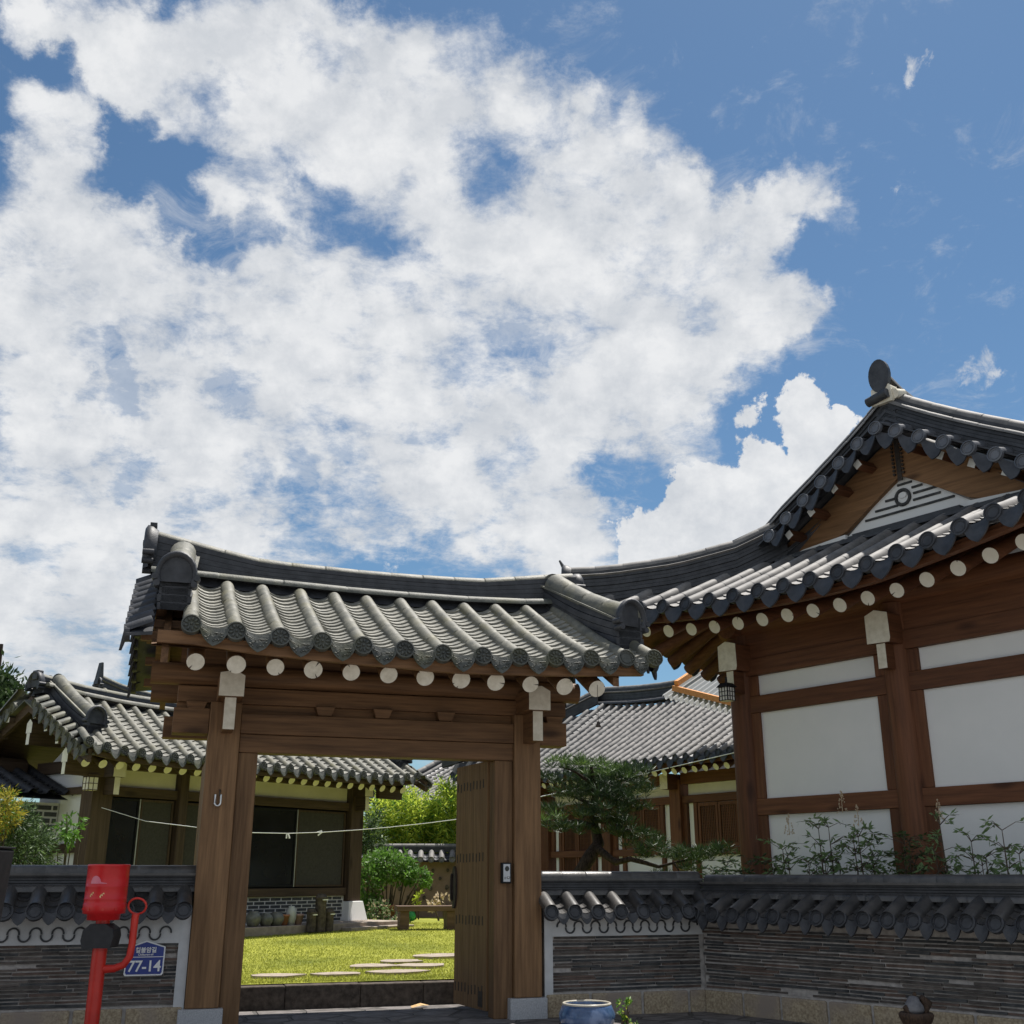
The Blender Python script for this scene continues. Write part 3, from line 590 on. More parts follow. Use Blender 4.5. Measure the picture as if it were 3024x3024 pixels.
# door leaves, open inwards
def door_right():
    # leaf hinged behind the right jamb, swung into the yard
    a = G(-.455, .24) ; far = Vector((-.56, 11.30, 0)); loc = lambda p: (((p - GO).dot(ga)), ((p - GO).dot(gn)))
    A, B = Vector((*loc(a), 0)), Vector((*loc(far), 0)); d = (B - A).normalized(); nrm = Vector((-d.y, d.x, 0)); nrm = nrm if nrm.x < 0 else -nrm
    k = MB(); n = 4
    for i in range(n):
        p, q = A.lerp(B, i / n + .001), A.lerp(B, (i + 1) / n - .001); t = nrm * .055
        k.hexa([(*p.xy, .045), (*q.xy, .045), (*(q - t).xy, .045), (*(p - t).xy, .045), (*p.xy, 2.24), (*q.xy, 2.24), (*(q - t).xy, 2.24), (*(p - t).xy, 2.24)])
    o = link('door', k, M['door'], gate, .003)
    for z in (.20, .80, 1.36, 2.03):
        for j in range(9):
            k = MB(); p = A.lerp(B, .12 + .82 * j / 8) + nrm * .003; e = d * .009; dz = random.uniform(-.01, .01)
            k.hexa([(*(p - e).xy, z - .04 + dz), (*(p + e).xy, z - .04 + dz), (*(p + e - nrm * .006).xy, z - .04 + dz), (*(p - e - nrm * .006).xy, z - .04 + dz), (*(p - e).xy, z + .04 + dz), (*(p + e).xy, z + .04 + dz), (*(p + e - nrm * .006).xy, z + .04 + dz), (*(p - e - nrm * .006).xy, z + .04 + dz)]); link('stud', k, M['iron'], o)
    k = MB(); c = B + Vector((0, 0, 1.09)); k.prism([c - nrm * .035 + d * .055 * math.cos(t) + Vector((0, 0, .20 * math.sin(t))) for t in np.linspace(0, 2 * math.pi, 19)[:-1]], nrm * .055)
    k.tube([c + nrm * .03 + d * (.02 + .02 * math.sin(t)) + Vector((0, 0, .12 * math.cos(t))) for t in np.linspace(0, math.pi, 9)], .012, 8); link('handle', k, M['iron'], o)
    p = A.lerp(B, .1); k = MB(); k.hexa([(*(p + nrm * .004).xy, .07), (*(p + d * .1 + nrm * .004).xy, .07), (*(p + d * .1).xy, .07), (*p.xy, .07), (*(p + nrm * .004).xy, .20), (*(p + d * .1 + nrm * .004).xy, .20), (*(p + d * .1).xy, .20), (*p.xy, .20)]); link('hinge_plate', k, M['iron'], o)
door_right()
k = MB(); 
for i in range(5): k.box(-3.06 + .0, -3.015, .29 + i * .2 + .002, .29 + (i + 1) * .2 - .002, .05, 2.19)
link('door', k, M['gwz'], gate, .003)
st = thing('threshold_stone', 'dark rough kerb stone across the gateway at the lawn edge', 'step', G(-1.5, 1.44), GA)
k = MB(); xs = [-1.32, -.62, .1, .72, 1.22]
for a, b in zip(xs, xs[1:]): k.box(a + .002, b - .002, -.11, .13, -.02, .205 + random.uniform(-.004, .004))
link('stone', k, M['darkstone'], st, .01)
k = MB(); k.add([(0, 0, 0), (.1, .02, .02), (.16, .09, .012), (.07, .12, .03), (-.02, .07, .008)], [(0, 1, 3, 4), (1, 2, 3)]); o = link('fallen_leaf', k, M['leafdry']); o.location = (-.95, 11.25, .008); tag(o, 'dry tan leaf lying on the paving before the threshold', 'leaf')

# ================================================================== TILE-CAPPED GARDEN WALLS
def garden_wall(label, org, rz, x0, x1, th, ridge_off, wave, spacing, first, side_pier=None, zt=0.0, wave_x=None, discoff=0):
    w = thing('garden_wall', label, 'wall', org, rz, 'tile-capped garden walls beside the gate')
    # base course of granite blocks
    k = MB(); x = x0; r = random.Random(3 if wave else 4)
    while x < x1 - .02:
        b = min(x + r.uniform(.38, .62), x1); b = x1 if x1 - b < .2 else b
        k.box(x + .014, b - .014, -.03, th, -.12, .185); x = b
    link('stone_base', k, M['stone'], w, .012)
    k = MB(); k.box(x0, x1, -.008, th - .02, -.12, .20); k.box(x0, x1, .012, th - .012, .2, .70); link('mortar', k, M['mortar'], w)
    # stacked thin tiles
    k = MB(); z = .208; ztop = .668 if wave else .74
    while z < ztop:
        h = r.uniform(.015, .021); x = x0 + r.uniform(0, .05) + (.06 if wave else 0); xe = x1 - (.07 if wave else 0)
        while x < xe - .03:
            ln = r.uniform(.16, .5); b = min(x + ln, xe); t = r.uniform(-.004, .004); yo = r.uniform(-.012, .006); m = r.choice((0, 0, 1, 2, 2, 3)); e = r.uniform(-.003, .003)
            if r.random() > .03: k.hexa([(x, yo, z + e), (b, yo, z + t), (b, .05, z + t), (x, .05, z + e), (x, yo + .002, z + h + e), (b, yo + .002, z + h + t), (b, .05, z + h + t), (x, .05, z + h + e)], m)
            x = b + r.uniform(.002, .014)
        z += h + r.uniform(.006, .013)
    link('tile_courses', k, M['slab'], w)
    if wave:
        k = MB(); k.box(x0, x1, -.012, th - .02, .67, .93); link('plaster_band', k, M['graypaint'], w)
        if side_pier: k = MB(); k.box(*side_pier, -.014, th - .03, -.1, .92); link('pier', k, M['graypaint'], w)
        # roof tiles set on edge as a wave
        k = MB(); n = int((wave_x[1] - wave_x[0]) / .083)
        for i in range(n):
            cx = wave_x[0] + .083 * (i + .5); up = i % 2 == 0; zc = .756 if up else .741; sg = 1 if up else -1
            a0 = [(cx + .050 * math.cos(R_(a)), zc + sg * .050 * math.sin(R_(a)) - (0 if up else .0) + (0 if up else 0)) for a in range(-8, 189, 14)]
            a1 = [(cx + .036 * math.cos(R_(a)), zc + sg * .036 * math.sin(R_(a))) for a in range(-8, 189, 14)]
            k.grid([[(p[0], -.022, p[1] * 1) for p in a0], [(p[0], -.022, p[1]) for p in a1]], 0, False); k.grid([[(p[0], -.022, p[1]) for p in a0], [(p[0], .02, p[1]) for p in a0]], 0, False); k.grid([[(p[0], -.022, p[1]) for p in a1], [(p[0], .02, p[1]) for p in a1]], 0, False)
        link('wave_inlay', k, M['tile_dark'], w)
    else:
        k = MB(); k.box(x0, x1, .012, th - .02, .70, .93); link('upper_course', k, M['mortar'], w)
    # cap: two short tiled slopes and a layered ridge
    yc = th / 2; dz = zt
    nrow = int((x1 - x0) / spacing) + 1; xs_ = [first + spacing * i for i in range(-40, nrow + 1) if x0 - .08 < first + spacing * i < x1 + .05]
    k = MB(); ov = .22
    for sg in (-1, 1):
        C = [slope_pts((x, yc + sg * (th / 2 + ov), .865 + dz), (x, yc + sg * .07, 1.0 + dz), 0) for x in xs_]
        for i, c in enumerate(C):
            half_round(k, c, None, (1, 0, 0), .062, 0, 10, .33)
            if i + 1 < len(C): pans(k, c, C[i + 1], 1, .1, .05, .014)
        k.grid([[p - Vector((0, 0, .06)) for p in c] for c in C], 1)
    rf = link('tile_cap', k, [M['tile_wall'], M['tile_wall']], w)
    k = MB(); kd = MB()
    for i, x in enumerate(xs_):
        for sg in (-1, 1):
            if sg > 0: continue
            y = yc + sg * (th / 2 + ov); k2 = MB(); c0 = (x, y - .004, .862 + dz)
            flower_disc(k, (x, y - .01, .855 + dz), (0, sg, .35), .07, False)
            if i + 1 < len(xs_): drip(kd, (x, y, .87 + dz), (xs_[i + 1], y, .87 + dz), (0, sg, 0), .07 if wave else .10, 0, .05, wide=.66)
    link('end_tiles', k, M['tile_dark'], rf); link('drip_tiles', kd, M['tile_dark'], rf)
    box('cap_core', (x0, x1, yc - .085, yc + .085, .93, 1.05 + dz), M['tile_dark'], rf, 0)
    k = MB(); L = [(x, yc, 1.045 + dz) for x in np.linspace(x0 - .02, x1 + .02, max(3, int((x1 - x0) / .3)))]
    ridge_wall(k, L, (0, 1, 0), .21, .085, 4, 0, .006, .9)
    for sg in (-1, 1): cap_row(k, [(p[0], yc + sg * .09, 1.0 + dz) for p in L], (0, 1, 0), .05, 1, spacing)
    k2 = MB(); 
    ra = [[(p[0], yc - .125, p[2] + .078), (p[0], yc - .125, p[2] + .098), (p[0], yc + .125, p[2] + .098), (p[0], yc + .125, p[2] + .078)] for p in L]; k.grid(ra, 1, False)
    link('ridge', k, [M['tile_dark'], M['tile_wall']], rf)
    k = MB(); cap_row(k, [(p[0], yc, p[2] + .10) for p in L], (0, 1, 0), .062, 0, .235); link('ridge_cap', k, M['tile_wall'], rf)
    return w
garden_wall('low grey wall left of the gate behind the red post', G(0, .05), GA, -6.4, -3.075, .28, 0, True, .225, -3.15, (-3.16, -3.075), .075, (-6.3, -3.17))
garden_wall('short low wall just right of the gate, sunlit tiles and wavy tile inlay', G(0, .05), GA, .035, 1.66, .28, 0, True, .225, .03, (.035, .115), .03, (.16, 1.60))
WC = G(1.617, .05); WA = R_(-48)
garden_wall('long shaded low wall running from the corner toward the right edge, layered tile face', WC, WA, .02, 6.2, .28, 0, False, .221, .33)

# ================================================================== HALL (right)
HP = Vector((2.691, 12.6, 0)); HA = R_(-52)
hall = thing('hanok_house', 'large hanok at right with triangular gable, white panels and upturned grey tile roof', 'house', HP, HA, 'hanok houses')
HC = 2.05
def he_z(x): return interp(x, [(-1.6, 4.40), (-1.43, 4.34), (-.9, 4.19), (-.3, 4.09), (.29, 4.035), (.95, 4.005), (1.6, 3.98), (2.05, 3.975), (2.57, 3.99), (3.2, 4.06), (3.87, 4.15), (4.6, 4.25), (5.53, 4.40), (6, 4.5)])
def he_t(x): return -1.15 - .28 * (min(1, abs(x - HC) / 3.48)) ** 3
HIP = [(-1.45, 4.35), (-1, 4.40), (-.5, 4.48), (0, 4.62), (.3, 4.74), (.45, 4.80)]
rows = []; xs_ = [.287 + .3265 * i for i in range(-5, 16)]
for x in xs_:
    e = (x, he_t(x), he_z(x)); q = x if x < HC else 2 * HC - x
    if q < .45: t = (x, q, interp(q, HIP))
    else: t = (x, .46, 4.80)
    if (t[1] - e[1]) > .03: rows.append((e, t))
hroof, HCs = row_roof('tile_roof', rows, hall, [M['tile_newr'], M['tile_newr']], .3, .07, .01, .13, lip=.016, nr=10)
for i, (e, t) in enumerate(rows):
    k = MB(); flower_disc(k, (e[0], e[1] - .035, e[2] - .005), (0, -1, .15), .083, False, 0, .04); link('end_tile', k, M['tile_dark'], hroof)
    if i + 1 < len(rows):
        e2 = rows[i + 1][0]; k = MB(); drip(k, (e[0], e[1] - .02, e[2]), (e2[0], e2[1] - .02, e2[2]), (0, -1, 0), .155, 0, .05, wide=.9); link('drip_tile', k, M['tile_dark'], hroof)
SIDE_Z = [(-1.45, 4.38), (-1.0, 4.20), (-.4, 3.98), (.3, 3.84), (1.2, 3.74), (3, 3.72), (8, 3.8)]
# side slopes up to the main ridge
for sg in (-1, 1):
    rr = []
    for j in range(-1, 26):
        t = -1.0 + .3265 * j
        def X(x): return HC + sg * (HC - x)
        ex = -1.15 - .28 * max(0, (.8 - t) / 2.2) ** 2
        ez = interp(t, SIDE_Z)
        if t < .45: T = (X(t), t, interp(t, HIP))
        else: T = (X(HC - .12), t, 5.84)
        rr.append(((X(ex), t, ez), T))
    sr, _ = row_roof('side_slope', rr, hroof, [M['tile_newr'], M['tile_new']], .3, .07, .06, .16, nr=6)
    k = MB()
    for i, (e, t) in enumerate(rr):
        flower_disc(k, (e[0] - .03 * (-sg) * -1, e[1], e[2] - .015), (sg, 0, .15), .098, False)
        if i + 1 < len(rr): drip(k, e, rr[i + 1][0], (sg, 0, 0), .15, 0, .05)
    link('side_end_tiles', k, M['tile_dark'], hroof)
# hip ridges
for sg in (1, -1):
    k = MB(); hp = [(-1.43, 4.40), (-1.2, 4.40), (-1, 4.42), (-.5, 4.50), (0, 4.67), (.25, 4.83), (.5, 5.0)]
    pts = [Vector((HC - sg * (HC - a), a, interp(a, hp) - .12)) for a in np.linspace(-1.43, .44, 14)]
    ridge_wall(k, pts, (sg * .7, -.7, 0), .22, .42, 9, 0, .006, .9)
    cap_row(k, [p + Vector((0, 0, .43)) for p in pts], (sg * .7, -.7, 0), .075, 1, .33)
    for s2 in (-1, 1):
        q = Vector((sg * .7, -.7, 0)) * s2 * .105; ra = [[p + q + Vector((0, 0, .355)), p + q * 1.25 + Vector((0, 0, .375)), p + q * .9 + Vector((0, 0, .39))] for p in pts]; k.grid(ra, 1, False)
    hood(k, pts[0] + Vector((0, 0, .34)), (-sg, -1, 0), .24, .34, 0)
    k.tube([pts[0] + Vector((-.02 * sg, -.02, .47)), pts[0] + Vector((-.07 * sg, -.07, .60))], [.03, .012], 6)
    link('hip_ridge', k, [M['tile_dark'], M['tile_newr']], hroof)
# raking verge: descending ridges along the gable, verge barrel tiles and drips
VZ = lambda x: 5.05 + (x - .5) * .565        # verge tile line
for sg in (1, -1):
    X = lambda x: HC - sg * (HC - x)
    k = MB(); pts = [Vector((X(x), .42, 4.88 + (x - .22) * .572 - .09 * math.exp(-(x - .2) * 4) + .06 * ((x - 1.15) / .9) ** 2)) for x in np.linspace(.22, 2.05, 14)]
    ridge_wall(k, pts, (0, 1, 0), .25, .36, 8, 0, .008, .86)
    cap_row(k, [p + Vector((0, 0, .37)) for p in pts], (0, 1, 0), .072, 1, .33)
    for y_, zz_ in ((-.118, .27), (.118, .27)): cap_row(k, [p + Vector((0, y_, zz_)) for p in pts], (0, 1, 0), .04, 1, .33)
    link('descending_ridge', k, [M['tile_dark'], M['tile_newr']], hroof)
    for j in range(7):
        x = .50 + .262 * j if j < 6 else 2.06 - (.0 if sg > 0 else .0)
        if j == 6: x = 2.05
        if j == 6 and sg < 0: continue
        z = 5.03 + (min(x, 2.0) - .5) * .575; k = MB(); slope = .575 * (1 if j < 6 else 0)
        half_round(k, [(X(x), .06, z - .02), (X(x), .40, z + .06)], None, (1, 0, sg * slope), .072, 0, 10, .4)
        flower_disc(k, (X(x), .05, z - .025), (0, -1, .1), .08, False); link('verge_tile', k, [M['tile_new']], hroof)
        if j < 6:
            x2 = x + .262; z2 = 5.03 + (min(x2, 2.0) - .5) * .575; k = MB(); a, b = Vector((X(x), .07, z - .03)), Vector((X(x2), .07, z2 - .03)); drip(k, a, b, (0, -1, 0), .17, 0, .05, wide=.95); link('verge_drip', k, M['tile_dark'], hroof)
    k = MB(); k.hexa([(X(.3), .08, 4.93), (X(2.05), .08, 5.94), (X(2.05), .55, 5.97), (X(.3), .55, 4.96), (X(.3), .08, 4.95), (X(2.05), .08, 5.96), (X(2.05), .55, 5.99), (X(.3), .55, 4.98)]); link('verge_bed', k, M['tile_dark'], hroof)
    # gable board
    k = MB(); lower = [(2.05, 5.40), (1.75, 5.22), (1.30, 4.94), (1.05, 4.86), (.62, 4.82), (.36, 4.82)]; upper = [(.36, 4.93), (2.05, 5.90)]
    poly = [(X(x), .44, z) for x, z in lower + upper]; k.prism(poly, (0, .06, 0)); gb = link('gable_board', k, M['board'], hall)
    for j in range(4):
        x = .72 + .335 * j; z = 5.02 + (x - .5) * .575 - .165; k = MB(); sl = Vector((sg, 0, .575)).normalized()
        k.bar((X(x), .14, z), (X(x), .46, z + .02), .085, .085, up=(-sl.z * sg * 0 + (-.575 * sg), 0, 1), m=0, m_end=1); link('verge_rafter', k, [M['hwy'], M['paint_w']], gb)
k = MB()
for i in range(9):
    for sx in (-1, 1): k.tube([(HC + sx * .055, .432, 5.78 - .045 * i), (HC + sx * .055, .41, 5.78 - .045 * i)], .016, 6)
k.box(HC - .028, HC + .028, .430, .441, 5.34, 5.85); link('iron_strap', k, M['iron'], hall)
# plaster gable with relief bars and ring
k = MB(); k.prism([(HC, .50, 5.44), (1.08, .50, 4.76), (3.02, .50, 4.76)], (0, .06, 0)); gw = link('gable_wall', k, M['plaster'], hall)
for x0, x1, z in ((1.97, 2.15, 5.315), (2.14, 2.27, 5.245), (1.80, 1.93, 5.175), (2.15, 2.44, 5.175), (1.66, 1.95, 5.09), (2.14, 2.47, 5.10), (1.52, 2.62, 5.015)):
    k = MB(); k.bar((x0, .494, z), (x1, .494, z), .018, .024); link('relief_bar', k, M['slab'][2], gw)
k = MB(); k.tube([(HC - .03 + .085 * math.cos(a), .49, 5.165 + .085 * math.sin(a)) for a in np.linspace(0, 2 * math.pi, 20)], .02, 6)
k.prism([(HC - .03 + .05 * math.cos(a) + .0, .487, 5.19 + .035 * math.sin(a)) for a in np.linspace(0, 2 * math.pi, 12)[:-1]], (0, .012, 0), 1); link('relief_ring', k, [M['slab'][2], M['plaster']], gw)
k = MB()
for i in range(4): k.box(1.3 + .03 * i - .9 * (i < 2), 2.8 - .03 * i + .9 * (i < 2), .25 + .05 * i, .5, 4.74 + .035 * i, 4.768 + .035 * i)
link('gable_foot_tiles', k, M['tile_dark'], hroof)
for sg in (1, -1):
    k = MB(); X = lambda x: HC - sg * (HC - x); k.prism([(X(.35), .40, 4.76), (X(1.3), .40, 4.78), (X(1.3), .40, 4.89), (X(.7), .40, 4.85)], (0, .05, 0)); link('plaster_skirt', k, M['plaster'], hall)
# main ridge running back from the gable top, with its oval end tile
k = MB(); pts = [Vector((HC, t, 5.90 + .10 * max(0, 1 - t / 3) ** 2)) for t in np.linspace(.30, 7.5, 24)]
ridge_wall(k, pts, (1, 0, 0), .26, .36, 8, 0, .008, .86); cap_row(k, [p + Vector((0, 0, .36 + .22 * math.exp(-(p.y - .3) * 2.2))) for p in pts], (1, 0, 0), .08, 1, .33); link('ridge', k, [M['tile_dark'], M['tile_newr']], hroof)
k = MB(); cz = 6.56; k.prism([(HC + .13 * math.cos(a), .24, cz + .20 * math.sin(a)) for a in np.linspace(0, 2 * math.pi, 22)[:-1]], (0, .05, 0), 0); link('ridge_end_tile', k, M['tile_dark'], hroof, .008)
k = MB(); k.prism([(HC - .13, .25, 6.22), (HC + .13, .25, 6.22), (HC + .12, .25, 6.42), (HC, .25, 6.47), (HC - .12, .25, 6.42)], (0, .14, 0)); k.tube([(HC + .14, .28, 6.30), (HC + .14, .45, 6.34)], .06, 8); link('ridge_plaster', k, M['paint'], hroof, .02)
k = MB(); k.tube([(HC - .17, .24, 6.28), (HC + .10, .22, 6.31)], .055, 12); link('ridge_bolster', k, M['tile_dark'], hroof)
# frame
for x in (0, 2.05, 4.10):
    k = MB(); k.tube([(x, 0, .45), (x, 0, 3.86)], .155, 20); c = link('column', k, M['hwz'], hall); box('base_stone', (x - .22, x + .22, -.22, .22, .1, .449), M['granite'], c)
for y in (2.2, 4.4, 6.6):
    for x in (0, 4.1): k = MB(); k.tube([(x, y, .45), (x, y, 3.42)], .155, 12); link('column', k, M['hwz'], hall)
for bi, (a, b) in enumerate(((.12, 1.93), (2.17, 3.98))):
    for z0, z1 in ((3.14 - .19, 3.14), (1.83, 2.005), (.62, .78)): box('rail', (a, b, -.07, .07, z0, z1), M['hwx'], hall)
    for x0 in (a + .0, b - .135): 
        for z0, z1 in ((2.007, 2.948), (.782, 1.828), (3.142, 3.368)): box('stud', (x0, x0 + .135, -.06, .06, z0, z1), M['hwz'], hall)
    for z0, z1 in ((3.14, 3.37), (2.005, 2.95), (.78, 1.83)): box('wall_panel', (a + .13, b - .13, -.025, .03, z0 + .002, z1 - .002), M['plaster'], hall, 0)
    box('head_beam', (a - .05, b + .05, -.09, .09, 3.37, 3.56), M['hwx'], hall)
box('base_wall', (.0, 4.1, -.03, .1, .1, .62), M['granite'], hall)
box('side_wall', (-.03, .03, .1, 6.8, .4, 3.5), M['plaster'], hall); box('side_wall', (4.07, 4.13, .1, 6.8, .4, 3.5), M['plaster'], hall)
for z in (3.05, 1.92, .7): box('side_rail', (-.07, .07, .15, 6.7, z - .09, z + .09), M['hwy'], hall)
box('purlin_board', (.0, 4.1, -.065, .065, 3.562, 4.0), M['hwx'], hall)
for y, a, b in ((0.0, -.22, 4.3), (2.0, -.2, 4.3)):
    k = MB(); k.tube([(a, y, 3.97), (b, y, 3.97)], .14, 16); link('purlin', k, M['hwx'], hall)
k = MB(); k.tube([(0.0, -.22, 3.96), (0.0, 7, 3.96)], .14, 16); link('purlin', k, M['hwy'], hall)
for x in (.06, 2.05, 4.1):
    y0 = -.32; k = MB(); w = .135
    k.prism([(x - w, y0, 3.43), (x + w * .9, y0, 3.42), (x + w, y0, 3.46), (x + w * .95, y0, 3.72), (x - .02, y0, 3.765), (x - w, y0, 3.72)], (0, .4, 0), 0, 1); b = link('beam_head', k, [M['hwy'], M['paint']], hall, .006)
    k = MB(); k.prism([(x - .05, y0 + .03, 3.17), (x + .05, y0 + .03, 3.17), (x + .05, y0 + .03, 3.42), (x - .05, y0 + .03, 3.42)], (0, .3, 0), 0, 1); link('bracket_arm', k, [M['hwy'], M['paint']], b, .004)
def hr_z(x): return he_z(x) - .22
hr = [.03 + .3245 * i for i in range(-2, 16)]
for x in hr:
    k = MB(); a = Vector((x, he_t(x) + .34, hr_z(x))); b = Vector((x, .5, hr_z(x) + .66)); k.tube([a, b], .074, 18, 0, True, 1)
    if random.random() < .5: crack(k, a, a - b, .074, 2)
    link('rafter', k, [M['hwy'], M['paint_y'], M['iron']], hall)
# fan rafters at the visible corner and along the side eave
for i in range(5):
    a_ = R_(lerp(14, 62, i / 4)); o = Vector((.3, .3, 4.42)); ex, ey = -math.sin(a_), -math.cos(a_); d = 1.22 + .62 * math.sin(2 * a_)
    e = Vector((.3 + ex * d, .3 + ey * d, 3.86 + .20 * math.sin(2 * a_))); k = MB(); k.tube([e, o], .074, 14, 0, True, 1); link('rafter', k, [M['hwy'], M['hwy']], hall)
for i in range(21):
    y = -.45 + .30 * i; z = interp(y, SIDE_Z) - .24; k = MB(); k.tube([(-.98, y, z), (.5, max(y, .1), min(z + .85, 4.46))], .074, 14, 0, True, 1); link('side_rafter', k, [M['hwx'], M['hwx']], hall)
k = MB(); xe = np.linspace(-1.25, 5.35, 30)
def hip_q(x): return min(x if x < HC else 2 * HC - x, .3)
k.grid([[(x, he_t(x) + .06, he_z(x) - .115), (x, max(hip_q(x), he_t(x) + .10), max(interp(hip_q(x), HIP) - .19, he_z(x) - .11))] for x in xe], 0)
def s_q(y): return min(y, .3)
k.grid([[(-1.10 - .28 * max(0, (.8 - y) / 2.2) ** 2, y, interp(y, SIDE_Z) - .115), (max(s_q(y), -1.0), y, interp(s_q(y), HIP) - .19)] for y in np.linspace(-1.3, 6.5, 24)], 0)
link('soffit', k, M['hwx'], hall)
fascia('eave_board', [(x, he_t(x) + .12, he_z(x) - .115) for x in np.linspace(-1.12, 5.22, 34)], .08, .085, M['hwx'], hall)

# ================================================================== LONG HOUSE ACROSS THE LAWN (left)
LP = Vector((-2.845, 20.0, 0)); LA = R_(53)
lh = thing('hanok_house', 'old low hanok across the lawn with mossy roof, dark sliding windows and brick footing', 'house', LP, LA, 'hanok houses')
lx = [-5.99 + .2715 * i for i in range(25)]; le = lambda x: interp(x, [(-6.2, 2.93), (-5.6, 2.82), (-4.5, 2.795), (-2, 2.80), (0, 2.82), (.7, 2.90)]); lt = lambda x: interp(x, [(-6.2, 3.74), (-5.2, 3.64), (-4, 3.60), (0, 3.60), (.7, 3.7)])
lroof, _ = row_roof('tile_roof', [((x, -1.03, le(x)), (x + .22, .38, lt(x)) if i else (x + .05, -.74, le(x) + .17)) for i, x in enumerate(lx)], lh, [M['tile_oldr'], M['tile_pan']], .28, .058, .02, .13, nr=8, lip=.02)
row_roof('rear_slope', [((x, 2.2, le(x)), (x, .82, lt(x))) for x in lx], lroof, [M['tile_oldr'], M['tile_old']], .4, .066, .02, .2, nr=5)
for i, x in enumerate(lx):
    k = MB(); flower_disc(k, (x, -1.065, le(x) - .004), (0, -1, .2), .068, True); link('end_tile', k, M['tile_face'], lroof)
    if i + 1 < len(lx): k = MB(); drip(k, (x, -1.05, le(x)), (lx[i + 1], -1.05, le(lx[i + 1])), (0, -1, 0), .10, 0, .04, wide=.66); link('drip_tile', k, M['tile_face'], lroof)
k = MB(); lr = [Vector((x, .6, interp(x, [(-6.1, 3.72), (-5.2, 3.62), (-4.4, 3.58), (0, 3.58), (.7, 3.66)]))) for x in np.linspace(-5.86, .78, 26)]
ridge_wall(k, lr, (0, 1, 0), .3, .23, 4, 0, .006, .85); link('ridge', k, M['tile_dark'], lroof)
k = MB(); cap_row(k, [p + Vector((0, 0, .22)) for p in lr], (0, 1, 0), .072, 0, .35)
for sg in (-1, 1): cap_row(k, [Vector((p.x, .6 + sg * .22, p.z + .085)) for p in lr], (0, 1, 0), .06, 0, .6)
link('ridge_cap', k, M['tile_oldr'], lroof)
for x, o in ((-5.90, -1), (.80, 1)): k = MB(); hood(k, (x, .6, interp(x, [(-6.1, 3.84), (.7, 3.80)])), (o, 0, 0), .28, .30); k.box(x - .05, x + .05, .53, .67, 3.88, 4.02); link('ridge_end_tile', k, M['tile_dark'], lroof, .02)
for x in (-5.64, .62):
    for sg in (-1, 1):
        k = MB(); A, B = Vector((x, .6 + sg * .12, 3.60)), Vector((x - .06, .6 + sg * 1.28, 2.97)); pts = [A.lerp(B, i / 8) - Vector((0, 0, .05 * math.sin(math.pi * i / 8))) for i in range(9)]
        ridge_wall(k, pts, (1, 0, 0), .25, .30, 5, 0, .004, .92); cap_row(k, [p + Vector((0, 0, .30)) for p in reversed(pts)], (1, 0, 0), .10, 1, .32)
        k.bar(pts[0] + Vector((-.125, 0, .27)), pts[-1] + Vector((-.125, 0, .27)), .03, .02, m=1); hood(k, pts[-1] + Vector((0, 0, .27)), (0, sg, 0), .25, .32); link('descending_ridge', k, [M['tile_dark'], M['tile_oldr']], lroof)
for sx, x0, x1 in ((-1, -5.86, -6.05), (1, .74, .92)):
    for sg in (-1, 1):
        k = MB()
        for j in range(9):
            f = j / 8.5; y = .6 + sg * lerp(1.6, .2, f); z = lerp(2.84, 3.62, f); half_round(k, [(x1, y, z - .06), (x0, y, z + .02)], None, (0, 1, 0), .06, 0, 8, .3); flower_disc(k, (x1, y, z - .075), (sx, 0, 0), .07, False)
            if j: drip(k, (x1, y + sg * .165, z - .15), (x1, y, z - .07), (sx, 0, 0), .13)
        k.hexa([(x0, .6 + sg * 1.62, 2.72), (x1, .6 + sg * 1.62, 2.70), (x1, .6, 3.56), (x0, .6, 3.58), (x0, .6 + sg * 1.62, 2.74), (x1, .6 + sg * 1.62, 2.72), (x1, .6, 3.58), (x0, .6, 3.60)]); link('verge_tiles', k, M['tile_old'], lroof)
    k = MB()
    for sg in (-1, 1): k.prism([(x0 + sx * .1, .6 + sg * 1.62, 2.62), (x0 + sx * .1, .6, 3.42), (x0 + sx * .1, .6, 3.64), (x0 + sx * .1, .6 + sg * 1.62, 2.80)], (-.06 * sx, 0, 0))
    gb = link('bargeboard', k, M['owy'], lh)
    for y, z in ((.6, 3.18), (-.41, 2.72), (1.62, 2.72)):
        k = MB(); xx = x0 + sx * .06
        k.prism([(xx, y - .07, z - .06), (xx, y + .07, z - .06), (xx, y + .07, z + .08), (xx, y, z + .14), (xx, y - .07, z + .08)], (-.6 * sx, 0, 0), 0, 1); k.prism([(xx, y - .04, z - .22), (xx, y + .04, z - .22), (xx, y + .04, z - .062), (xx, y - .04, z - .062)], (-.6 * sx, 0, 0), 0, 1); link('purlin_end', k, [M['owx'], M['paint_w']], gb)
    for sg in (-1, 1):
        for y, z in ((.35, 3.32), (.68, 3.12), (1.0, 2.93)): k = MB(); k.bar((x0 + sx * .2, .6 + sg * y, z), (x0, .6 + sg * y, z), .07, .07, m=0, m_end=1); link('outrigger', k, [M['owx'], M['paint_w']], gb)
for i in range(25):
    x = -5.84 + .2615 * i; k = MB(); a, b = Vector((x, -.8, 2.635)), Vector((x, .5, 3.40)); k.tube([a, b], .062, 14, 0, True, 1); link('rafter', k, [M['owy'], M['paint_y']], lh)
k = MB(); k.grid([[(x, -1.0, le(x) - .09), (x, .6, 3.56), (x, 2.2, le(x) - .09)] for x in np.linspace(-5.9, .6, 8)], 0, False); link('soffit', k, M['owx'], lh)
fascia('eave_board', [(x, -.96, le(x) - .10) for x in np.linspace(-5.95, .62, 14)], .06, .09, M['owx'], lh)
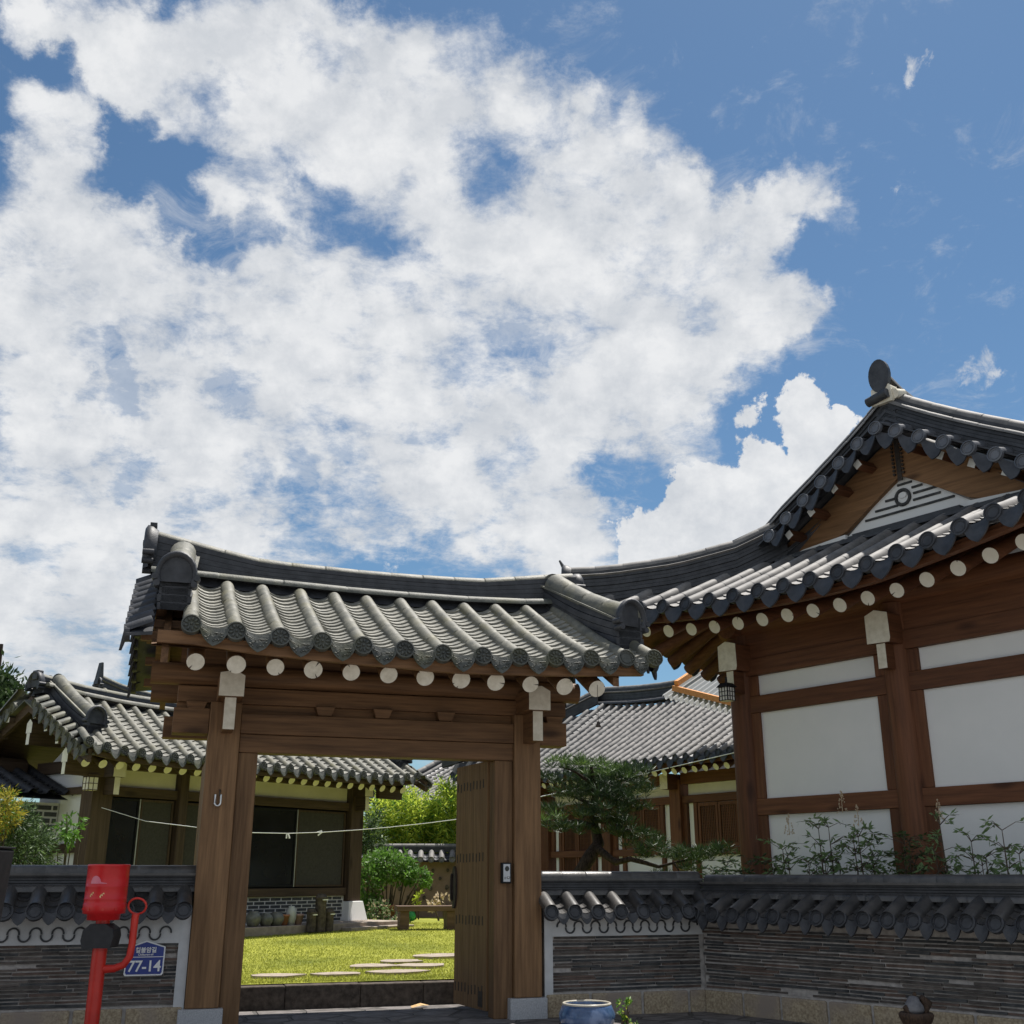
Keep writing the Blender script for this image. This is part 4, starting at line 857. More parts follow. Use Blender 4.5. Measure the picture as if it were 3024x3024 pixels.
for x, w in ((-5.1, .33), (-3.71, .15), (0, .30)):
    c = box('column', (x - w / 2, x + w / 2, -.14, .14, .78 if x == 0 else .5, 2.68), M['owz'], lh, .01)
    if x == 0:
        k = MB(); k.hexa([(-.22, -.24, .46), (.25, -.24, .46), (.25, .2, .46), (-.22, .2, .46), (-.16, -.18, .777), (.18, -.18, .777), (.18, .16, .777), (-.16, .16, .777)]); link('base_stone', k, M['plaster'], c, .01)
for x in (-5.05, -.02):
    k = MB(); k.prism([(x - .1, -.42, 2.52), (x + .1, -.42, 2.52), (x + .1, -.42, 2.74), (x - .1, -.42, 2.74)], (0, .4, 0), 0, 1); k.prism([(x - .045, -.38, 2.28), (x + .045, -.38, 2.28), (x + .045, -.38, 2.518), (x - .045, -.38, 2.518)], (0, .3, 0), 0, 1); link('beam_head', k, [M['owy'], M['paint_y']], lh)
box('top_beam', (-5.3, .3, -.12, .12, 2.66, 2.84), M['owx'], lh)
for a, b in ((-4.93, -3.79), (-3.63, -.16)):
    box('cream_panel', (a + .04, b - .02, -.03, .03, 2.42, 2.658), M['cream'], lh, 0); box('head_rail', (a, b, -.08, .08, 2.28, 2.418), M['owx'], lh)
box('sill_rail', (-4.93, -.15, -.09, .09, .87, 1.0), M['owx'], lh)
def window(x0, x1, z0, z1, kind):
    k = MB(); t = .03
    for b in ((x0, x0 + t, z0, z1), (x1 - t, x1, z0, z1), (x0 + t, x1 - t, z0, z0 + t), (x0 + t, x1 - t, z1 - t, z1)): k.box(b[0], b[1], -.05, -.01, b[2], b[3])
    w = link('window', k, M['owz'] if kind else M['black'], lh); k = MB(); k.box(x0 + t, x1 - t, -.03, -.02, z0 + t, z1 - t); link('pane', k, M['screen'] if kind else M['glass'], w)
    if not kind: k = MB(); k.box(x1 - .008, x1 + .006, -.058, -.04, z0, z1); link('bright_edge', k, M['alu'], w)
window(-2.35, -1.33, 1.02, 2.25, 0); window(-1.31, -.2, 1.02, 2.25, 1); window(-3.6, -2.37, 1.02, 2.25, 1)
window(-4.9, -4.41, 1.02, 2.26, 0); window(-4.39, -3.82, 1.02, 2.26, 1)
k = MB(); k.box(-5.1, 0, .05, .09, .5, 2.42); link('black_backing', k, M['black'], lh)  # plain black sheet close behind the windows
k = MB(); k.box(-5.0, -.17, -.05, .05, .46, .87, 0)
z = .475; j = 0
while z < .85:
    x = -5.0 - (.11 if j % 2 else 0)
    while x < -.2:
        k.box(max(x, -4.99) + .012, min(x + .225, -.19) - .012, -.056, -.04, z, z + .042, 1); x += .228
    z += .056; j += 1
link('brick_footing', k, [M['whitejoint'], M['blackbrick']], lh)
k = MB(); k.box(-6.3, .55, -.75, .3, .1, .46); k.box(-.9, .62, -1.0, -.76, .1, .40); link('plinth', k, M['stepping'], lh, .01)
# gable side: plaster panels, rails
box('gable_wall', (-5.12, -5.06, .16, 1.45, .4, 2.66), M['plaster'], lh, 0)
k = MB(); k.prism([(-5.12, -.2, 2.7), (-5.12, 1.4, 2.7), (-5.12, .6, 3.2)], (.05, 0, 0)); link('gable_infill', k, M['plaster'], lh)
for z0, z1 in ((2.31, 2.41), (1.5, 1.63), (2.63, 2.8)): box('gable_rail', (-5.2, -5.1, .1, 1.5, z0, z1), M['owy'], lh)
box('gable_rail', (-5.18, -5.05, -.1, 1.5, .9, 1.32), M['owy'], lh)
# lean-to on the gable side
k = MB(); k.box(-6.3, -5.14, .88, 3.2, .2, 2.2, 0); z = .3; j = 0
while z < 2.15:
    y = .88 - (.13 if j % 2 else 0)
    while y < 3.2: k.box(-6.312, -6.3, max(y, .89) + .015, min(y + .26, 3.19) - .015, z, z + .06, 1); y += .265
    x = -6.3 - (.13 if j % 2 else 0)
    while x < -5.15: k.box(max(x, -6.29) + .015, min(x + .26, -5.15) - .015, .868, .88, z, z + .06, 1); x += .265
    z += .09; j += 1
bw = link('brick_annex_wall', k, [M['whitejoint'], M['blackbrick']], lh)
box('vent_opening', (-6.2, -5.75, .858, .867, 1.88, 2.08), M['terrapink'], bw, 0)
k = MB(); C = []
rr = [((x, .55, 2.30), (x, 2.4, 3.0)) for x in [-6.6 + .28 * i for i in range(6)]]
row_roof('annex_roof', rr, lh, [M['tile_dark'], M['tile_dark']], .3, .066, .02, .12)

# ================================================================== INNER HOUSE (middle right)
BP = Vector((3.148, 21.0, 0)); BA = R_(-54)
bh = thing('hanok_house', 'inner hanok behind the gate with bright silver roof rows and lattice doors', 'house', BP, BA, 'hanok houses')
bx = [-6.2 + .2585 * i for i in range(44)]; be = lambda x: interp(x, [(-6.5, 3.42), (-5, 3.24), (-3, 3.15), (2, 3.18), (5, 3.3)])
bt = lambda x: interp(x, [(-4, 4.93), (-3.0, 4.80), (-2.2, 4.73), (-.5, 4.72), (5, 4.8)])
brows = []
for x in bx:
    if x < -3.85: f = (x + 6.4) / 2.55; t = (x, lerp(-1.15, 1.6, max(f, .02)), lerp(3.5, 4.95, max(f, .02)))
    else: t = (x, 1.6, bt(x))
    brows.append(((x, -1.05, be(x)), t))
broof, _ = row_roof('tile_roof', brows, bh, [M['tile_newr'], M['tile_dark']], .33, .060, .04, .14, nr=8, lip=.012)  # charcoal pans: shadow between the rows put into the colour
row_roof('rear_slope', [((x, 4.8, be(x)), (x, 2.0, bt(x))) for x in bx[8::2]], broof, [M['tile_newr'], M['tile_new']], .6, .068, .04, .4, nr=5)
for i, x in enumerate(bx):
    k = MB(); flower_disc(k, (x, -1.085, be(x) - .004), (0, -1, .2), .066, False); link('end_tile', k, M['tile_dark'], broof)
    if i + 1 < len(bx): k = MB(); drip(k, (x, -1.07, be(x)), (bx[i + 1], -1.07, be(bx[i + 1])), (0, -1, 0), .13, 0, .045); link('drip_tile', k, M['tile_dark'], broof)
k = MB(); br = [Vector((x, 1.8, interp(x, [(-4.3, 4.98), (-3.1, 4.86), (-2.1, 4.80), (5, 4.86)]))) for x in np.linspace(-4.3, 5, 24)]
ridge_wall(k, br, (0, 1, 0), .3, .36, 9, 0, .007, .8); cap_row(k, [p + Vector((0, 0, .36)) for p in br], (0, 1, 0), .07, 1, .35)
ra = [[p + Vector((0, -.15, .26)), p + Vector((0, -.17, .285)), p + Vector((0, -.1, .30))] for p in br]; k.grid(ra, 1, False); cap_row(k, [p + Vector((0, -.24, .0)) for p in br], (0, 1, 0), .06, 0, .4); link('ridge', k, [M['tile_dark'], M['tile_newr']], broof)
k = MB(); pts = [Vector((lerp(-4.15, -6.5, f), lerp(1.6, -1.15, f), lerp(4.98, 3.55, f) - .12 * math.sin(math.pi * f))) for f in np.linspace(0, 1, 12)]
sd = Vector((-.76, .65, 0)); sd = Vector((.76, -.65, 0)); ridge_wall(k, pts, sd, .24, .30, 6, 0, .006, .85); cap_row(k, [p + Vector((0, 0, .30)) for p in reversed(pts)], sd, .07, 1, .33)
k.grid([[p + sd * .12 + Vector((0, 0, .22)), p + sd * .15 + Vector((0, 0, .24)), p + sd * .1 + Vector((0, 0, .26))] for p in pts], 1, False); link('hip_ridge', k, [M['tile_dark'], M['tile_newr']], broof)
for i in range(40):
    x = -5.95 + .256 * i
    k = MB(); k.tube([Vector((x, -.8, be(x) - .2)), Vector((x, .6, be(x) + .62))], .062, 12, 0, True, 1); link('rafter', k, [M['hwy'], M['paint_y']], bh)
k = MB(); k.grid([[(x, -1.0, be(x) - .09), (x, 1.7, 4.6)] for x in np.linspace(-6.1, 4.9, 8)], 0); link('soffit', k, M['hwx'], bh)
fascia('eave_board', [(x, -.97, be(x) - .10) for x in np.linspace(-6.2, 4.9, 14)], .06, .08, M['hwx'], bh)
for x in (-4.0, -2.0, 0, 2.0, 4.0):
    box('column', (x - .14, x + .14, -.14, .14, .5, 2.9), M['hwz'], bh, .01)
    k = MB(); k.prism([(x - .1, -.4, 2.72), (x + .1, -.4, 2.72), (x + .1, -.4, 3.0), (x - .1, -.4, 3.0)], (0, .4, 0), 0, 1); link('beam_head', k, [M['hwy'], M['paint']], bh)
    if x > 3: continue
    a, b = x + .14, x + 1.86
    box('top_beam', (a, b, -.1, .1, 2.81, 3.02), M['hwx'], bh); box('cream_panel', (a + .12, b - .08, -.02, .03, 2.61, 2.808), M['cream'], bh, 0); box('rail', (a, b, -.08, .08, 2.47, 2.608), M['hwx'], bh); box('rail', (a, b, -.08, .08, 1.55, 1.68), M['hwx'], bh)
    for x0 in (a, b - .09): box('stud', (x0, x0 + .09, -.06, .06, 1.682, 2.468), M['hwz'], bh)
    box('wall_panel', (a + .1, b - .1, .0, .05, .6, 2.468), M['plaster'], bh, 0)
    dx0, dx1 = a + .36, b - .36
    for h in (0, 1):
        e0 = lerp(dx0, dx1, h / 2) + .01; e1 = lerp(dx0, dx1, (h + 1) / 2) - .01; k = MB()
        zl = 1.69 if x > -3 else 1.0
        for bb in ((e0, e0 + .05, zl, 2.46), (e1 - .05, e1, zl, 2.46), (e0 + .05, e1 - .05, zl, zl + .06), (e0 + .05, e1 - .05, 2.40, 2.46)): k.box(bb[0], bb[1], -.05, -.005, bb[2], bb[3])
        d = link('lattice_door', k, M['hwz'], bh); k = MB(); k.box(e0 + .05, e1 - .05, -.018, -.008, zl + .06, 2.40, 1)
        for q in range(1, 9): xx = lerp(e0 + .05, e1 - .05, q / 9); k.box(xx - .007, xx + .007, -.035, -.018, zl + .06, 2.40)
        for q in range(1, 14): zz_ = lerp(zl + .06, 2.40, q / 14); k.box(e0 + .05, e1 - .05, -.03, -.019, zz_ - .004, zz_ + .004)
        link('lattice', k, [M['hwz'], M['owz']], d)
    for x0 in (dx0 - .1, dx1 + .01): box('door_post', (x0, x0 + .09, -.06, -.001, .8, 2.468), M['hwz'], bh)
k = MB(); k.box(-6.3, 5, -.9, 4, -.05, .5); link('plinth', k, M['granite'], bh, .01)
box('side_wall', (-4.1, -4.05, .1, 3.6, .5, 2.9), M['plaster'], bh)
k = MB(); pts = [at(1450, 2385, 22.5), at(1622, 2347, 21.8), at(1900, 2285, 20.2), at(2172, 2222, 18.3)]; k.tube(pts, .008, 6); tag(link('cable', k, M['white']), 'thin pale cable strung along the eaves of the inner hanok', 'cable')

# far houses seen over the yard
def far_house(label, org, rz, x0, x1, ez, tz, mt, horn=False):
    h = thing('hanok_house', label, 'house', org, rz, 'hanok houses'); xs2 = list(np.arange(x0, x1, .3)); up = lambda x: .35 * (abs(2 * (x - x0) / (x1 - x0) - 1)) ** 4
    rf, _ = row_roof('tile_roof', [((x, -1, ez + up(x)), (x, 1.6, tz + up(x))) for x in xs2], h, mt, .35, .075, .06, .16, nr=6)
    row_roof('rear_slope', [((x, 4.6, ez + up(x)), (x, 2.0, tz + up(x))) for x in xs2[::2]], rf, mt, .7, .075, .06, .4, nr=5)
    k = MB(); pts = [Vector((x, 1.8, tz + up(x) + .05)) for x in np.linspace(x0, x1, 16)]; ridge_wall(k, pts, (0, 1, 0), .3, .4, 7); cap_row(k, [p + Vector((0, 0, .4)) for p in pts], (0, 1, 0), .08, 1, .35); k.grid([[p + Vector((0, -.15, .28)), p + Vector((0, -.18, .31)), p + Vector((0, -.1, .33))] for p in pts], 1, False); link('ridge', k, [M['tile_dark'], mt[0]], rf)
    for x, s in ((x0, -1), (x1, 1)):
        k = MB(); A = Vector((x + .1 * -s, 1.7, tz + .25)); B = Vector((x + .1 * -s, -.9, ez + .35)); pp = [A.lerp(B, i / 8) - Vector((0, 0, .1 * math.sin(math.pi * i / 8))) for i in range(9)]; ridge_wall(k, pp, (1, 0, 0), .25, .2, 4); cap_row(k, [p + Vector((0, 0, .2)) for p in reversed(pp)], (1, 0, 0), .09, 1, .33); link('descending_ridge', k, [M['tile_dark'], mt[0]], rf)
        k = MB(); hood(k, (x, 1.8, tz + .62), (s, 0, 0), .3, .34)
        if horn: k.hexa([(x - .1, 1.7, tz + .6), (x + .08, 1.7, tz + .6), (x + .08, 1.9, tz + .6), (x - .1, 1.9, tz + .6), (x - .02, 1.72, tz + 1.2), (x + .03, 1.72, tz + 1.2), (x + .03, 1.88, tz + 1.2), (x - .02, 1.88, tz + 1.2)])
        link('ridge_end_tile', k, M['tile_dark'], rf)
    k = MB()
    for i, x in enumerate(xs2):
        flower_disc(k, (x, -1.03, ez + up(x)), (0, -1, .2), .085, False)
        if i + 1 < len(xs2): drip(k, (x, -1.02, ez + up(x)), (xs2[i + 1], -1.02, ez + up(xs2[i + 1])), (0, -1, 0), .13)
    link('end_tiles', k, M['tile_dark'], rf)
    box('wall', (x0 + .8, x1 - .8, 0, 3.4, 0, ez), M['plaster'], h, 0)
    return h
p = at(1290, 2330, 31); far_house('distant hanok whose roof shows above the bamboo', (p.x + 1.2, 29.6, 0), R_(-54), -4.2, 3.5, 3.0, 4.25, [M['tile_newr'], M['tile_new']])
p = at(283, 2010, 30); far_house('far hanok with a horned ridge end rising behind the old low hanok', (p.x + 1.75, 28.6, 0), R_(50), -.2, 8.5, 4.1, 5.55, [M['tile_oldr'], M['tile_dark']], True)

# ================================================================== STREET OBJECTS
rp = at(0, 2560, 8.5); px0 = at(318, 2600, 8.5).x
post = thing('red_post', 'red steel post with a large red drum on top and a looped side pipe', 'standpipe', (px0, 8.5, -.1))
k = MB(); k.tube([(0, 0, 0), (0, 0, .93)], .052, 20); link('pole', k, M['redpipe'], post)
k = MB(); k.lathe([(.0, .99), (.115, .99), (.118, 1.03), (.150, 1.035), (.153, 1.10), (.149, 1.105), (.149, 1.128), (.1515, 1.132), (.1515, 1.138), (.149, 1.142), (.149, 1.218), (.151, 1.221), (.149, 1.225), (.149, 1.36), (.151, 1.362), (.151, 1.375), (.146, 1.378), (.14, 1.37), (.0, 1.36)], n=40)
dr = link('drum', k, M['red'], post)
for a_ in (-150, -115, -75, -40): k = MB(); k.tube([(.148 * math.cos(R_(a_)), .148 * math.sin(R_(a_)), 1.065), (.157 * math.cos(R_(a_)), .157 * math.sin(R_(a_)), 1.065)], .009, 6); link('bolt', k, M['redpipe'], dr)
k = MB(); k.lathe([(.05, .93), (.05, 1.0)], n=20); link('neck', k, M['redpipe'], post)
k = MB()
vs = []
for u in np.linspace(-1, 1, 16):
    a = R_(-95 + 24 * u); vs.append((.1515 * math.cos(a), .1515 * math.sin(a), 1.245 + (.052 * math.sqrt(max(0, 1 - (u + .35) ** 2 / .43)) if u < .3 else .012 * (1 - u))))
base = [(v[0], v[1], 1.242) for v in vs]; k.grid([vs, base], 0); link('pink_patch', k, M['pinkish'], dr)  # pinkish patch on the front of the drum
k = MB()
for a, z, w in ((-118, 1.155, .018), (-88, 1.15, .016)):
    for q in range(3): b = R_(a + q * 4); k.add([(.1505 * math.cos(b), .1505 * math.sin(b), z + .012 * q), (.1505 * math.cos(b + .09), .1505 * math.sin(b + .09), z + .012 * q - .006), (.1505 * math.cos(b + .06), .1505 * math.sin(b + .06), z + .02 + .006 * q)], [(0, 1, 2)])
link('paint_chip', k, M['chip'], dr)
k = MB(); k.prism([(-.105, -.085, .80), (.10, -.085, .80), (.115, -.085, .88), (.105, -.085, .93), (.05, -.085, .965), (-.06, -.085, .965), (-.11, -.085, .92), (-.12, -.085, .85)], (0, .17, 0)); link('rubber_collar', k, M['rubber'], post, .015)
k = MB(); k.tube([(.04, 0, .655), (.12, 0, .66), (.185, 0, .685), (.222, 0, .74), (.23, 0, .82), (.232, 0, 1.0), (.235, 0, 1.03)], [.03, .027, .026, .026, .026, .026, .026], 14); sp = link('side_pipe', k, M['redpipe'], post)
k = MB(); k.tube([(.24 + .066 * math.cos(a), -.015 * math.sin(a), 1.085 + .055 * math.sin(a)) for a in np.linspace(0, 2 * math.pi, 28)], .008, 8); link('loop', k, M['redpipe'], sp)

# address plate on the left wall
ap = thing('address_plate', 'blue house-shaped address plate numbered 77-14 on the layered tile wall', 'sign', G(-3.41, .05 - .022), GA)
sh = lambda e: [(-.135 - .015 - e + .01, 0, .435 - e), (.14 + e - .01, 0, .435 - e), (.14 + e, 0, .45 - e), (.143 + e, 0, .64 + e * .6), (0, 0, .685 + e), (-.135 - e, 0, .64 + e * .6), (-.15 - e, 0, .45 - e)]
k = MB(); k.prism(sh(.008), (0, .012, 0)); link('white_border', k, M['white'], ap)
k = MB(); k.prism([(p[0], -.003, p[2]) for p in sh(-.003)], (0, .010, 0)); link('plate', k, M['blueplate'], ap)
k = MB(); k.box(-.142, .142, -.006, .0, .566, .571); link('divider', k, M['white'], ap)
def text(name, s, size, loc, parent, m, spacing=1.0, bold=0.0):
    cu = bpy.data.curves.new(name, 'FONT'); cu.body = s; cu.size = size; cu.align_x = 'CENTER'; cu.extrude = .0012; cu.space_character = spacing; cu.offset = bold
    o = bpy.data.objects.new(name, cu); COL.objects.link(o); dg = bpy.context.evaluated_depsgraph_get(); me = bpy.data.meshes.new_from_object(o.evaluated_get(dg)); bpy.data.objects.remove(o)
    me.materials.clear(); me.materials.append(m); q = bpy.data.objects.new(name, me); COL.objects.link(q); q.parent = parent; q.location = loc; q.rotation_euler = (math.pi / 2, 0, 0); return q
text('house_number', '77-14', .118, (-.003, -.0065, .460), ap, M['white'], .95, .0018)
text('street_name', '칠불암길', .045, (0, -.0065, .605), ap, M['white'], 1.0, .0012)
text('street_name_latin', 'Chilburam-gil', .022, (0, -.0065, .580), ap, M['white'], 1.0, .0004)

# intercom on the right jamb
ic = thing('intercom', 'small black-framed silver intercom on the right gate jamb', 'intercom', G(-.335, .05), GA)
k = MB(); k.box(-.047, .047, -.045, -.002, 1.13, 1.31); link('housing', k, M['black'], ic, .006)
k = MB(); k.box(-.031, .033, -.049, -.0452, 1.145, 1.298); fp = link('face_plate', k, M['silverplastic'], ic, .003)
k = MB(); k.prism([(.003 + .021 * math.cos(a), -.052, 1.258 + .024 * math.sin(a)) for a in np.linspace(0, 2 * math.pi, 9)[:-1]], (0, .004, 0)); link('camera_lens', k, M['glass'], fp)
k = MB(); k.box(.002, .027, -.053, -.0495, 1.172, 1.188); k.box(.006, .023, -.055, -.0532, 1.176, 1.184, 1); link('call_button', k, [M['black'], M['white']], fp)
k = MB()
for i in range(3):
    for j in range(3): k.box(-.022 + i * .006, -.019 + i * .006, -.051, -.0492, 1.168 + j * .007, 1.172 + j * .007)
link('speaker_grille', k, M['black'], fp)
# hanging steel shackle on the left column
hk = thing('steel_shackle', 'bright steel U shackle hanging from a hook on the left gate column', 'shackle', G(-2.945, 0), GA)
k = MB(); k.tube([(.012, .0, 1.90), (.012, -.035, 1.895), (.012, -.04, 1.86), (.012, -.03, 1.845)], .007, 8); link('hook', k, M['iron'], hk)
k = MB(); k.tube([(-.022, -.032, 1.86), (-.022, -.034, 1.79)] + [(.0 + .024 * math.cos(a), -.034, 1.79 + .024 * math.sin(a)) for a in np.linspace(math.pi, 2 * math.pi, 8)] + [(.024, -.034, 1.79), (.024, -.032, 1.86)], .009, 8); link('shackle', k, M['steel'], hk)
# lantern on the hall's corner column
ln = thing('wall_lantern', 'small dark lantern with gridded white panes hanging at the corner of the large hall', 'lantern', at(2147, 2052, 12.25), HA)
k = MB(); k.hexa([(-.085, -.085, .085), (.085, -.085, .085), (.085, .085, .085), (-.085, .085, .085), (-.05, -.05, .13), (.05, -.05, .13), (.05, .05, .13), (-.05, .05, .13)]); k.tube([(0, 0, .13), (0, .0, .2)], .012, 6); link('lantern_roof', k, M['black'], ln)
k = MB(); k.box(-.058, .058, -.058, .058, -.07, .08); link('panes', k, M['paint_w'], ln)
k = MB()
for sx in (-1, 1):
    for i in range(4): u = -.062 + .124 * i / 3; k.box(u - .0035, u + .0035, sx * .06 - .004, sx * .06 + .004, -.07, .085); k.box(sx * .06 - .0041, sx * .06 + .0041, u - .0035, u + .0035, -.07, .085)
    for i in range(4): z = -.066 + .148 * i / 3; k.box(-.063, .063, sx * .06 - .0037, sx * .06 + .0037, z - .0035, z + .0035); k.box(sx * .06 - .0036, sx * .06 + .0036, -.063, .063, z - .0034, z + .0034)
link('lattice_frame', k, M['black'], ln)
ll = thing('wall_lantern', 'tiny cream lantern at the left corner column of the old low hanok', 'lantern', at(267, 2314, 15.4), LA)
k = MB(); k.box(-.07, .07, -.07, .07, -.09, .09); link('panes', k, M['paint_y'], ll)
k = MB()
for sx in (-1, 1):
    for i in range(3): u = -.072 + .144 * i / 2; k.box(u - .004, u + .004, sx * .072 - .004, sx * .072 + .004, -.1, .1); k.box(sx * .072 - .0041, sx * .072 + .0041, u - .004, u + .004, -.1, .1)
    for z in (-.085, 0, .085): k.box(-.074, .074, sx * .072 - .0038, sx * .072 + .0038, z - .004, z + .004); k.box(sx * .072 - .0037, sx * .072 + .0037, -.074, .074, z - .0039, z + .0039)
k.box(-.09, .09, -.09, .09, .1, .12); link('lattice_frame', k, M['owz'], ll)
# wind bell under the gate eave
bl = at(1767, 2140, 9.6); wb = thing('wind_bell', 'small dark wind bell on a thread below the right end of the gate eave', 'bell', bl)
k = MB(); k.tube([(0, 0, .02), (0, 0, .35)], .0025, 5); link('thread', k, M['iron'], wb)
k = MB(); k.lathe([(.001, .03), (.012, .025), (.017, .0), (.026, -.02), (.02, -.02), (.001, .01)], n=14); link('bell', k, M['iron'], wb)
# blue glazed pot
pp = Vector((.635, 10.05, -.1)); pot = thing('glazed_pot', 'round blue glazed pot full of pebbles at the foot of the short wall', 'pot', pp)
k = MB(); k.lathe([(.0, 0), (.15, .0), (.19, .05), (.235, .14), (.24, .19), (.215, .245), (.205, .265), (.185, .265), (.19, .24), (.2, .2), (.19, .17), (0, .17)], n=40); b = link('pot_body', k, M['glaze'], pot)
k = MB(); k.tube([(.198 * math.cos(a), .198 * math.sin(a), .268) for a in np.linspace(0, 2 * math.pi, 40)], .011, 8); link('rim', k, M['glazerim'], b)
k = MB(); r = random.Random(2)
for i in range(110):
    a, q = r.uniform(0, 6.28), .185 * math.sqrt(r.random()); rr_ = r.uniform(.012, .022); k.lathe([(.001, rr_ * .7), (rr_ * .8, rr_ * .4), (rr_, 0), (rr_ * .6, -rr_ * .5)], (q * math.cos(a), q * math.sin(a), .232 - q * q * .3), 7)
link('pebbles', k, M['pebble'], pot)
# fluted root stump at the right
sp_ = at(2705, 2990, 8.6); stp = thing('root_stump', 'dark fluted wooden stump with a flared top holding a grey stone', 'stump', (sp_.x, 8.6, -.1))
k = MB(); n = 36
def fl(a, r, amp): return r * (1 + amp * math.sin(a * 13 + 1.3 * math.sin(a * 3)))
prof = [(.11, 0, .07), (.085, .1, .09), (.078, .2, .10), (.082, .26, .07), (.115, .32, .03), (.122, .345, .02), (.11, .36, .02), (.02, .35, 0)]
k.grid([[(fl(a, r, m) * math.cos(a), fl(a, r, m) * math.sin(a), z) for a in np.linspace(0, 2 * math.pi, n + 1)] for r, z, m in prof]); sb = link('stump_body', k, M['rootwood'], stp)
k = MB()
for i in range(9):
    a = R_(-150 + i * 15 + random.uniform(-3, 3)); r0 = .093; k.tube([(r0 * 1.02 * math.cos(a), r0 * 1.02 * math.sin(a), .04), (.084 * math.cos(a), .084 * math.sin(a), .15), (.086 * math.cos(a + .05), .086 * math.sin(a + .05), .25)], [.004, .005, .002], 5)
link('pale_ridges', k, M['paleroot'], sb)
k = MB(); k.lathe([(.001, .10), (.03, .095), (.05, .06), (.07, .03), (.075, 0), (.05, -.02)], (-.01, 0, .37), 9); o = link('top_stone', k, M['stumpstone'], None, .01); o.location = (sp_.x, 8.6, -.1); tag(o, 'small grey stone resting on the fluted stump', 'stone')
k = MB(); k.tube([(.06, .02, .35), (.09, .02, .42), (.05, 0, .46)], [.03, .045, .02], 7); k.tube([(-.05, -.02, .35), (-.085, -.02, .40)], [.03, .02], 7); k.tube([(0, .02, .40), (.005, 0, .49)], [.03, .012], 7); link('knots', k, M['rootwood'], sb)
# black board at the far left
q = at(0, 2600, 7.2); bb = thing('black_bin', 'black tapered bin standing at the left edge before the low wall', 'bin', (at(-122, 2600, 7.2).x, 7.2, -.1))
k = MB(); k.hexa([(-.17, -.17, 0), (.17, -.17, 0), (.17, .17, 0), (-.17, .17, 0), (-.23, -.23, 1.46), (.23, -.23, 1.46), (.23, .23, 1.46), (-.23, .23, 1.46)]); link('bin_body', k, M['black'], bb, .015)
k = MB(); k.box(-.232, .232, -.232, .232, 1.462, 1.475); link('lid', k, M['black'], bb, .004)

# ================================================================== YARD OBJECTS
bn = Vector((-1.1, 19.35, .36)); bench = thing('bench', 'low plank bench with thick block legs on the lawn', 'bench', bn, R_(12))
k = MB()
for i in range(3): k.box(-.85, .95, -.24 + .16 * i + .003, -.08 + .16 * i - .003, .28, .36)
link('seat', k, M['bench'], bench, .006)
for x in (-.72, .06, .82): k = MB(); k.box(x - .075, x + .075, -.2, .2, -.02, .278); link('leg', k, M['bench'], bench, .006)
for i, (x, y, sx, sy) in enumerate(((-2.15, 2.05, .30, .20), (-1.53, 2.05, .26, .19), (-1.02, 2.78, .31, .26), (-.45, 2.72, .31, .26), (-.90, 2.12, .34, .22), (-.60, 3.27, .28, .24), (0.0, 3.85, .36, .32))):
    k = MB(); n = 9; poly = [(*G(x + sx * math.cos(t) * random.uniform(.7, 1.12), y + sy * math.sin(t) * random.uniform(.7, 1.1)).xy, lawn_z(G(x, y)) - .025) for t in np.linspace(0, 2 * math.pi, n + 1)[:-1]]
    k.prism(list(reversed(poly)), (0, 0, .05)); tag(link('stepping_stone', k, M['stepping'], None, .008), ['leftmost beige stepping stone near the threshold', 'beige stepping stone second from the left by the threshold', 'rounded beige stepping stone behind the middle of the first row', 'broad beige stepping stone nearest the open door', 'long flat beige stepping stone third from the left by the threshold', 'beige stepping stone of the second row farther into the lawn', 'farthest beige stepping stone, half hidden by the door'][i], 'stone', 'stepping stones in the lawn')
def LW(x, y, z=0): m = Matrix.Rotation(LA, 4, 'Z'); return LP + m @ Vector((x, y, z))
jl = ['dark round jar nearest the gate column by the brick footing', 'second dark jar from the left beside the brick footing', 'greenish squat jar third from the left at the brick footing', 'pale tall jar between the brown pot and the pink pot']
for i, (x, r, h, m) in enumerate(((-2.58, .12, .22, 'jar'), (-2.33, .11, .19, 'jar'), (-2.12, .12, .20, 'jar'), (-1.82, .085, .28, 'jarl'))):
    k = MB(); k.lathe([(.0, 0), (r * .6, 0), (r * .95, h * .35), (r, h * .6), (r * .75, h * .88), (r * .55, h * .93), (r * .6, h), (r * .45, h), (0, h * .9)], (0, 0, 0), 20); o = link('clay_jar', k, M[m]); o.location = LW(x, -.58, .46); tag(o, jl[i], 'jar', 'jars along the brick footing')
for x, m, l in ((-1.96, 'terra', 'small brown terracotta pot between two jars'), (-1.66, 'terrapink', 'pale pink flowerpot right of the pale jar')):
    k = MB(); k.lathe([(.0, 0), (.05, 0), (.075, .13), (.085, .13), (.085, .16), (.07, .16), (.0, .13)], n=16); o = link('flowerpot', k, M[m]); o.location = LW(x, -.58, .46); tag(o, l, 'pot', 'jars along the brick footing')
ch = thing('garden_chimney', 'low dark three-part chimney block before the brick footing', 'chimney', LW(-1.45, -.85, .36), LA)
for nm, x, w, h in (('tall_flue', 0, .10, .56), ('side_block', -.19, .085, .34), ('side_block', .19, .085, .34)):
    k = MB(); k.tube([(x, 0, 0), (x, 0, h - .07)], w * .9, 14); k.tube([(x, 0, h - .07), (x, 0, h - .05)], w * 1.08, 14); k.tube([(x, 0, h - .05), (x, 0, h)], [w * .95, w * .6], 14); k.box(x - w * .5, x + w * .5, -w * 1.1, -w * .85, h - .095, h - .078, 1); link(nm, k, [M['darkstone'], M['plaster']], ch)
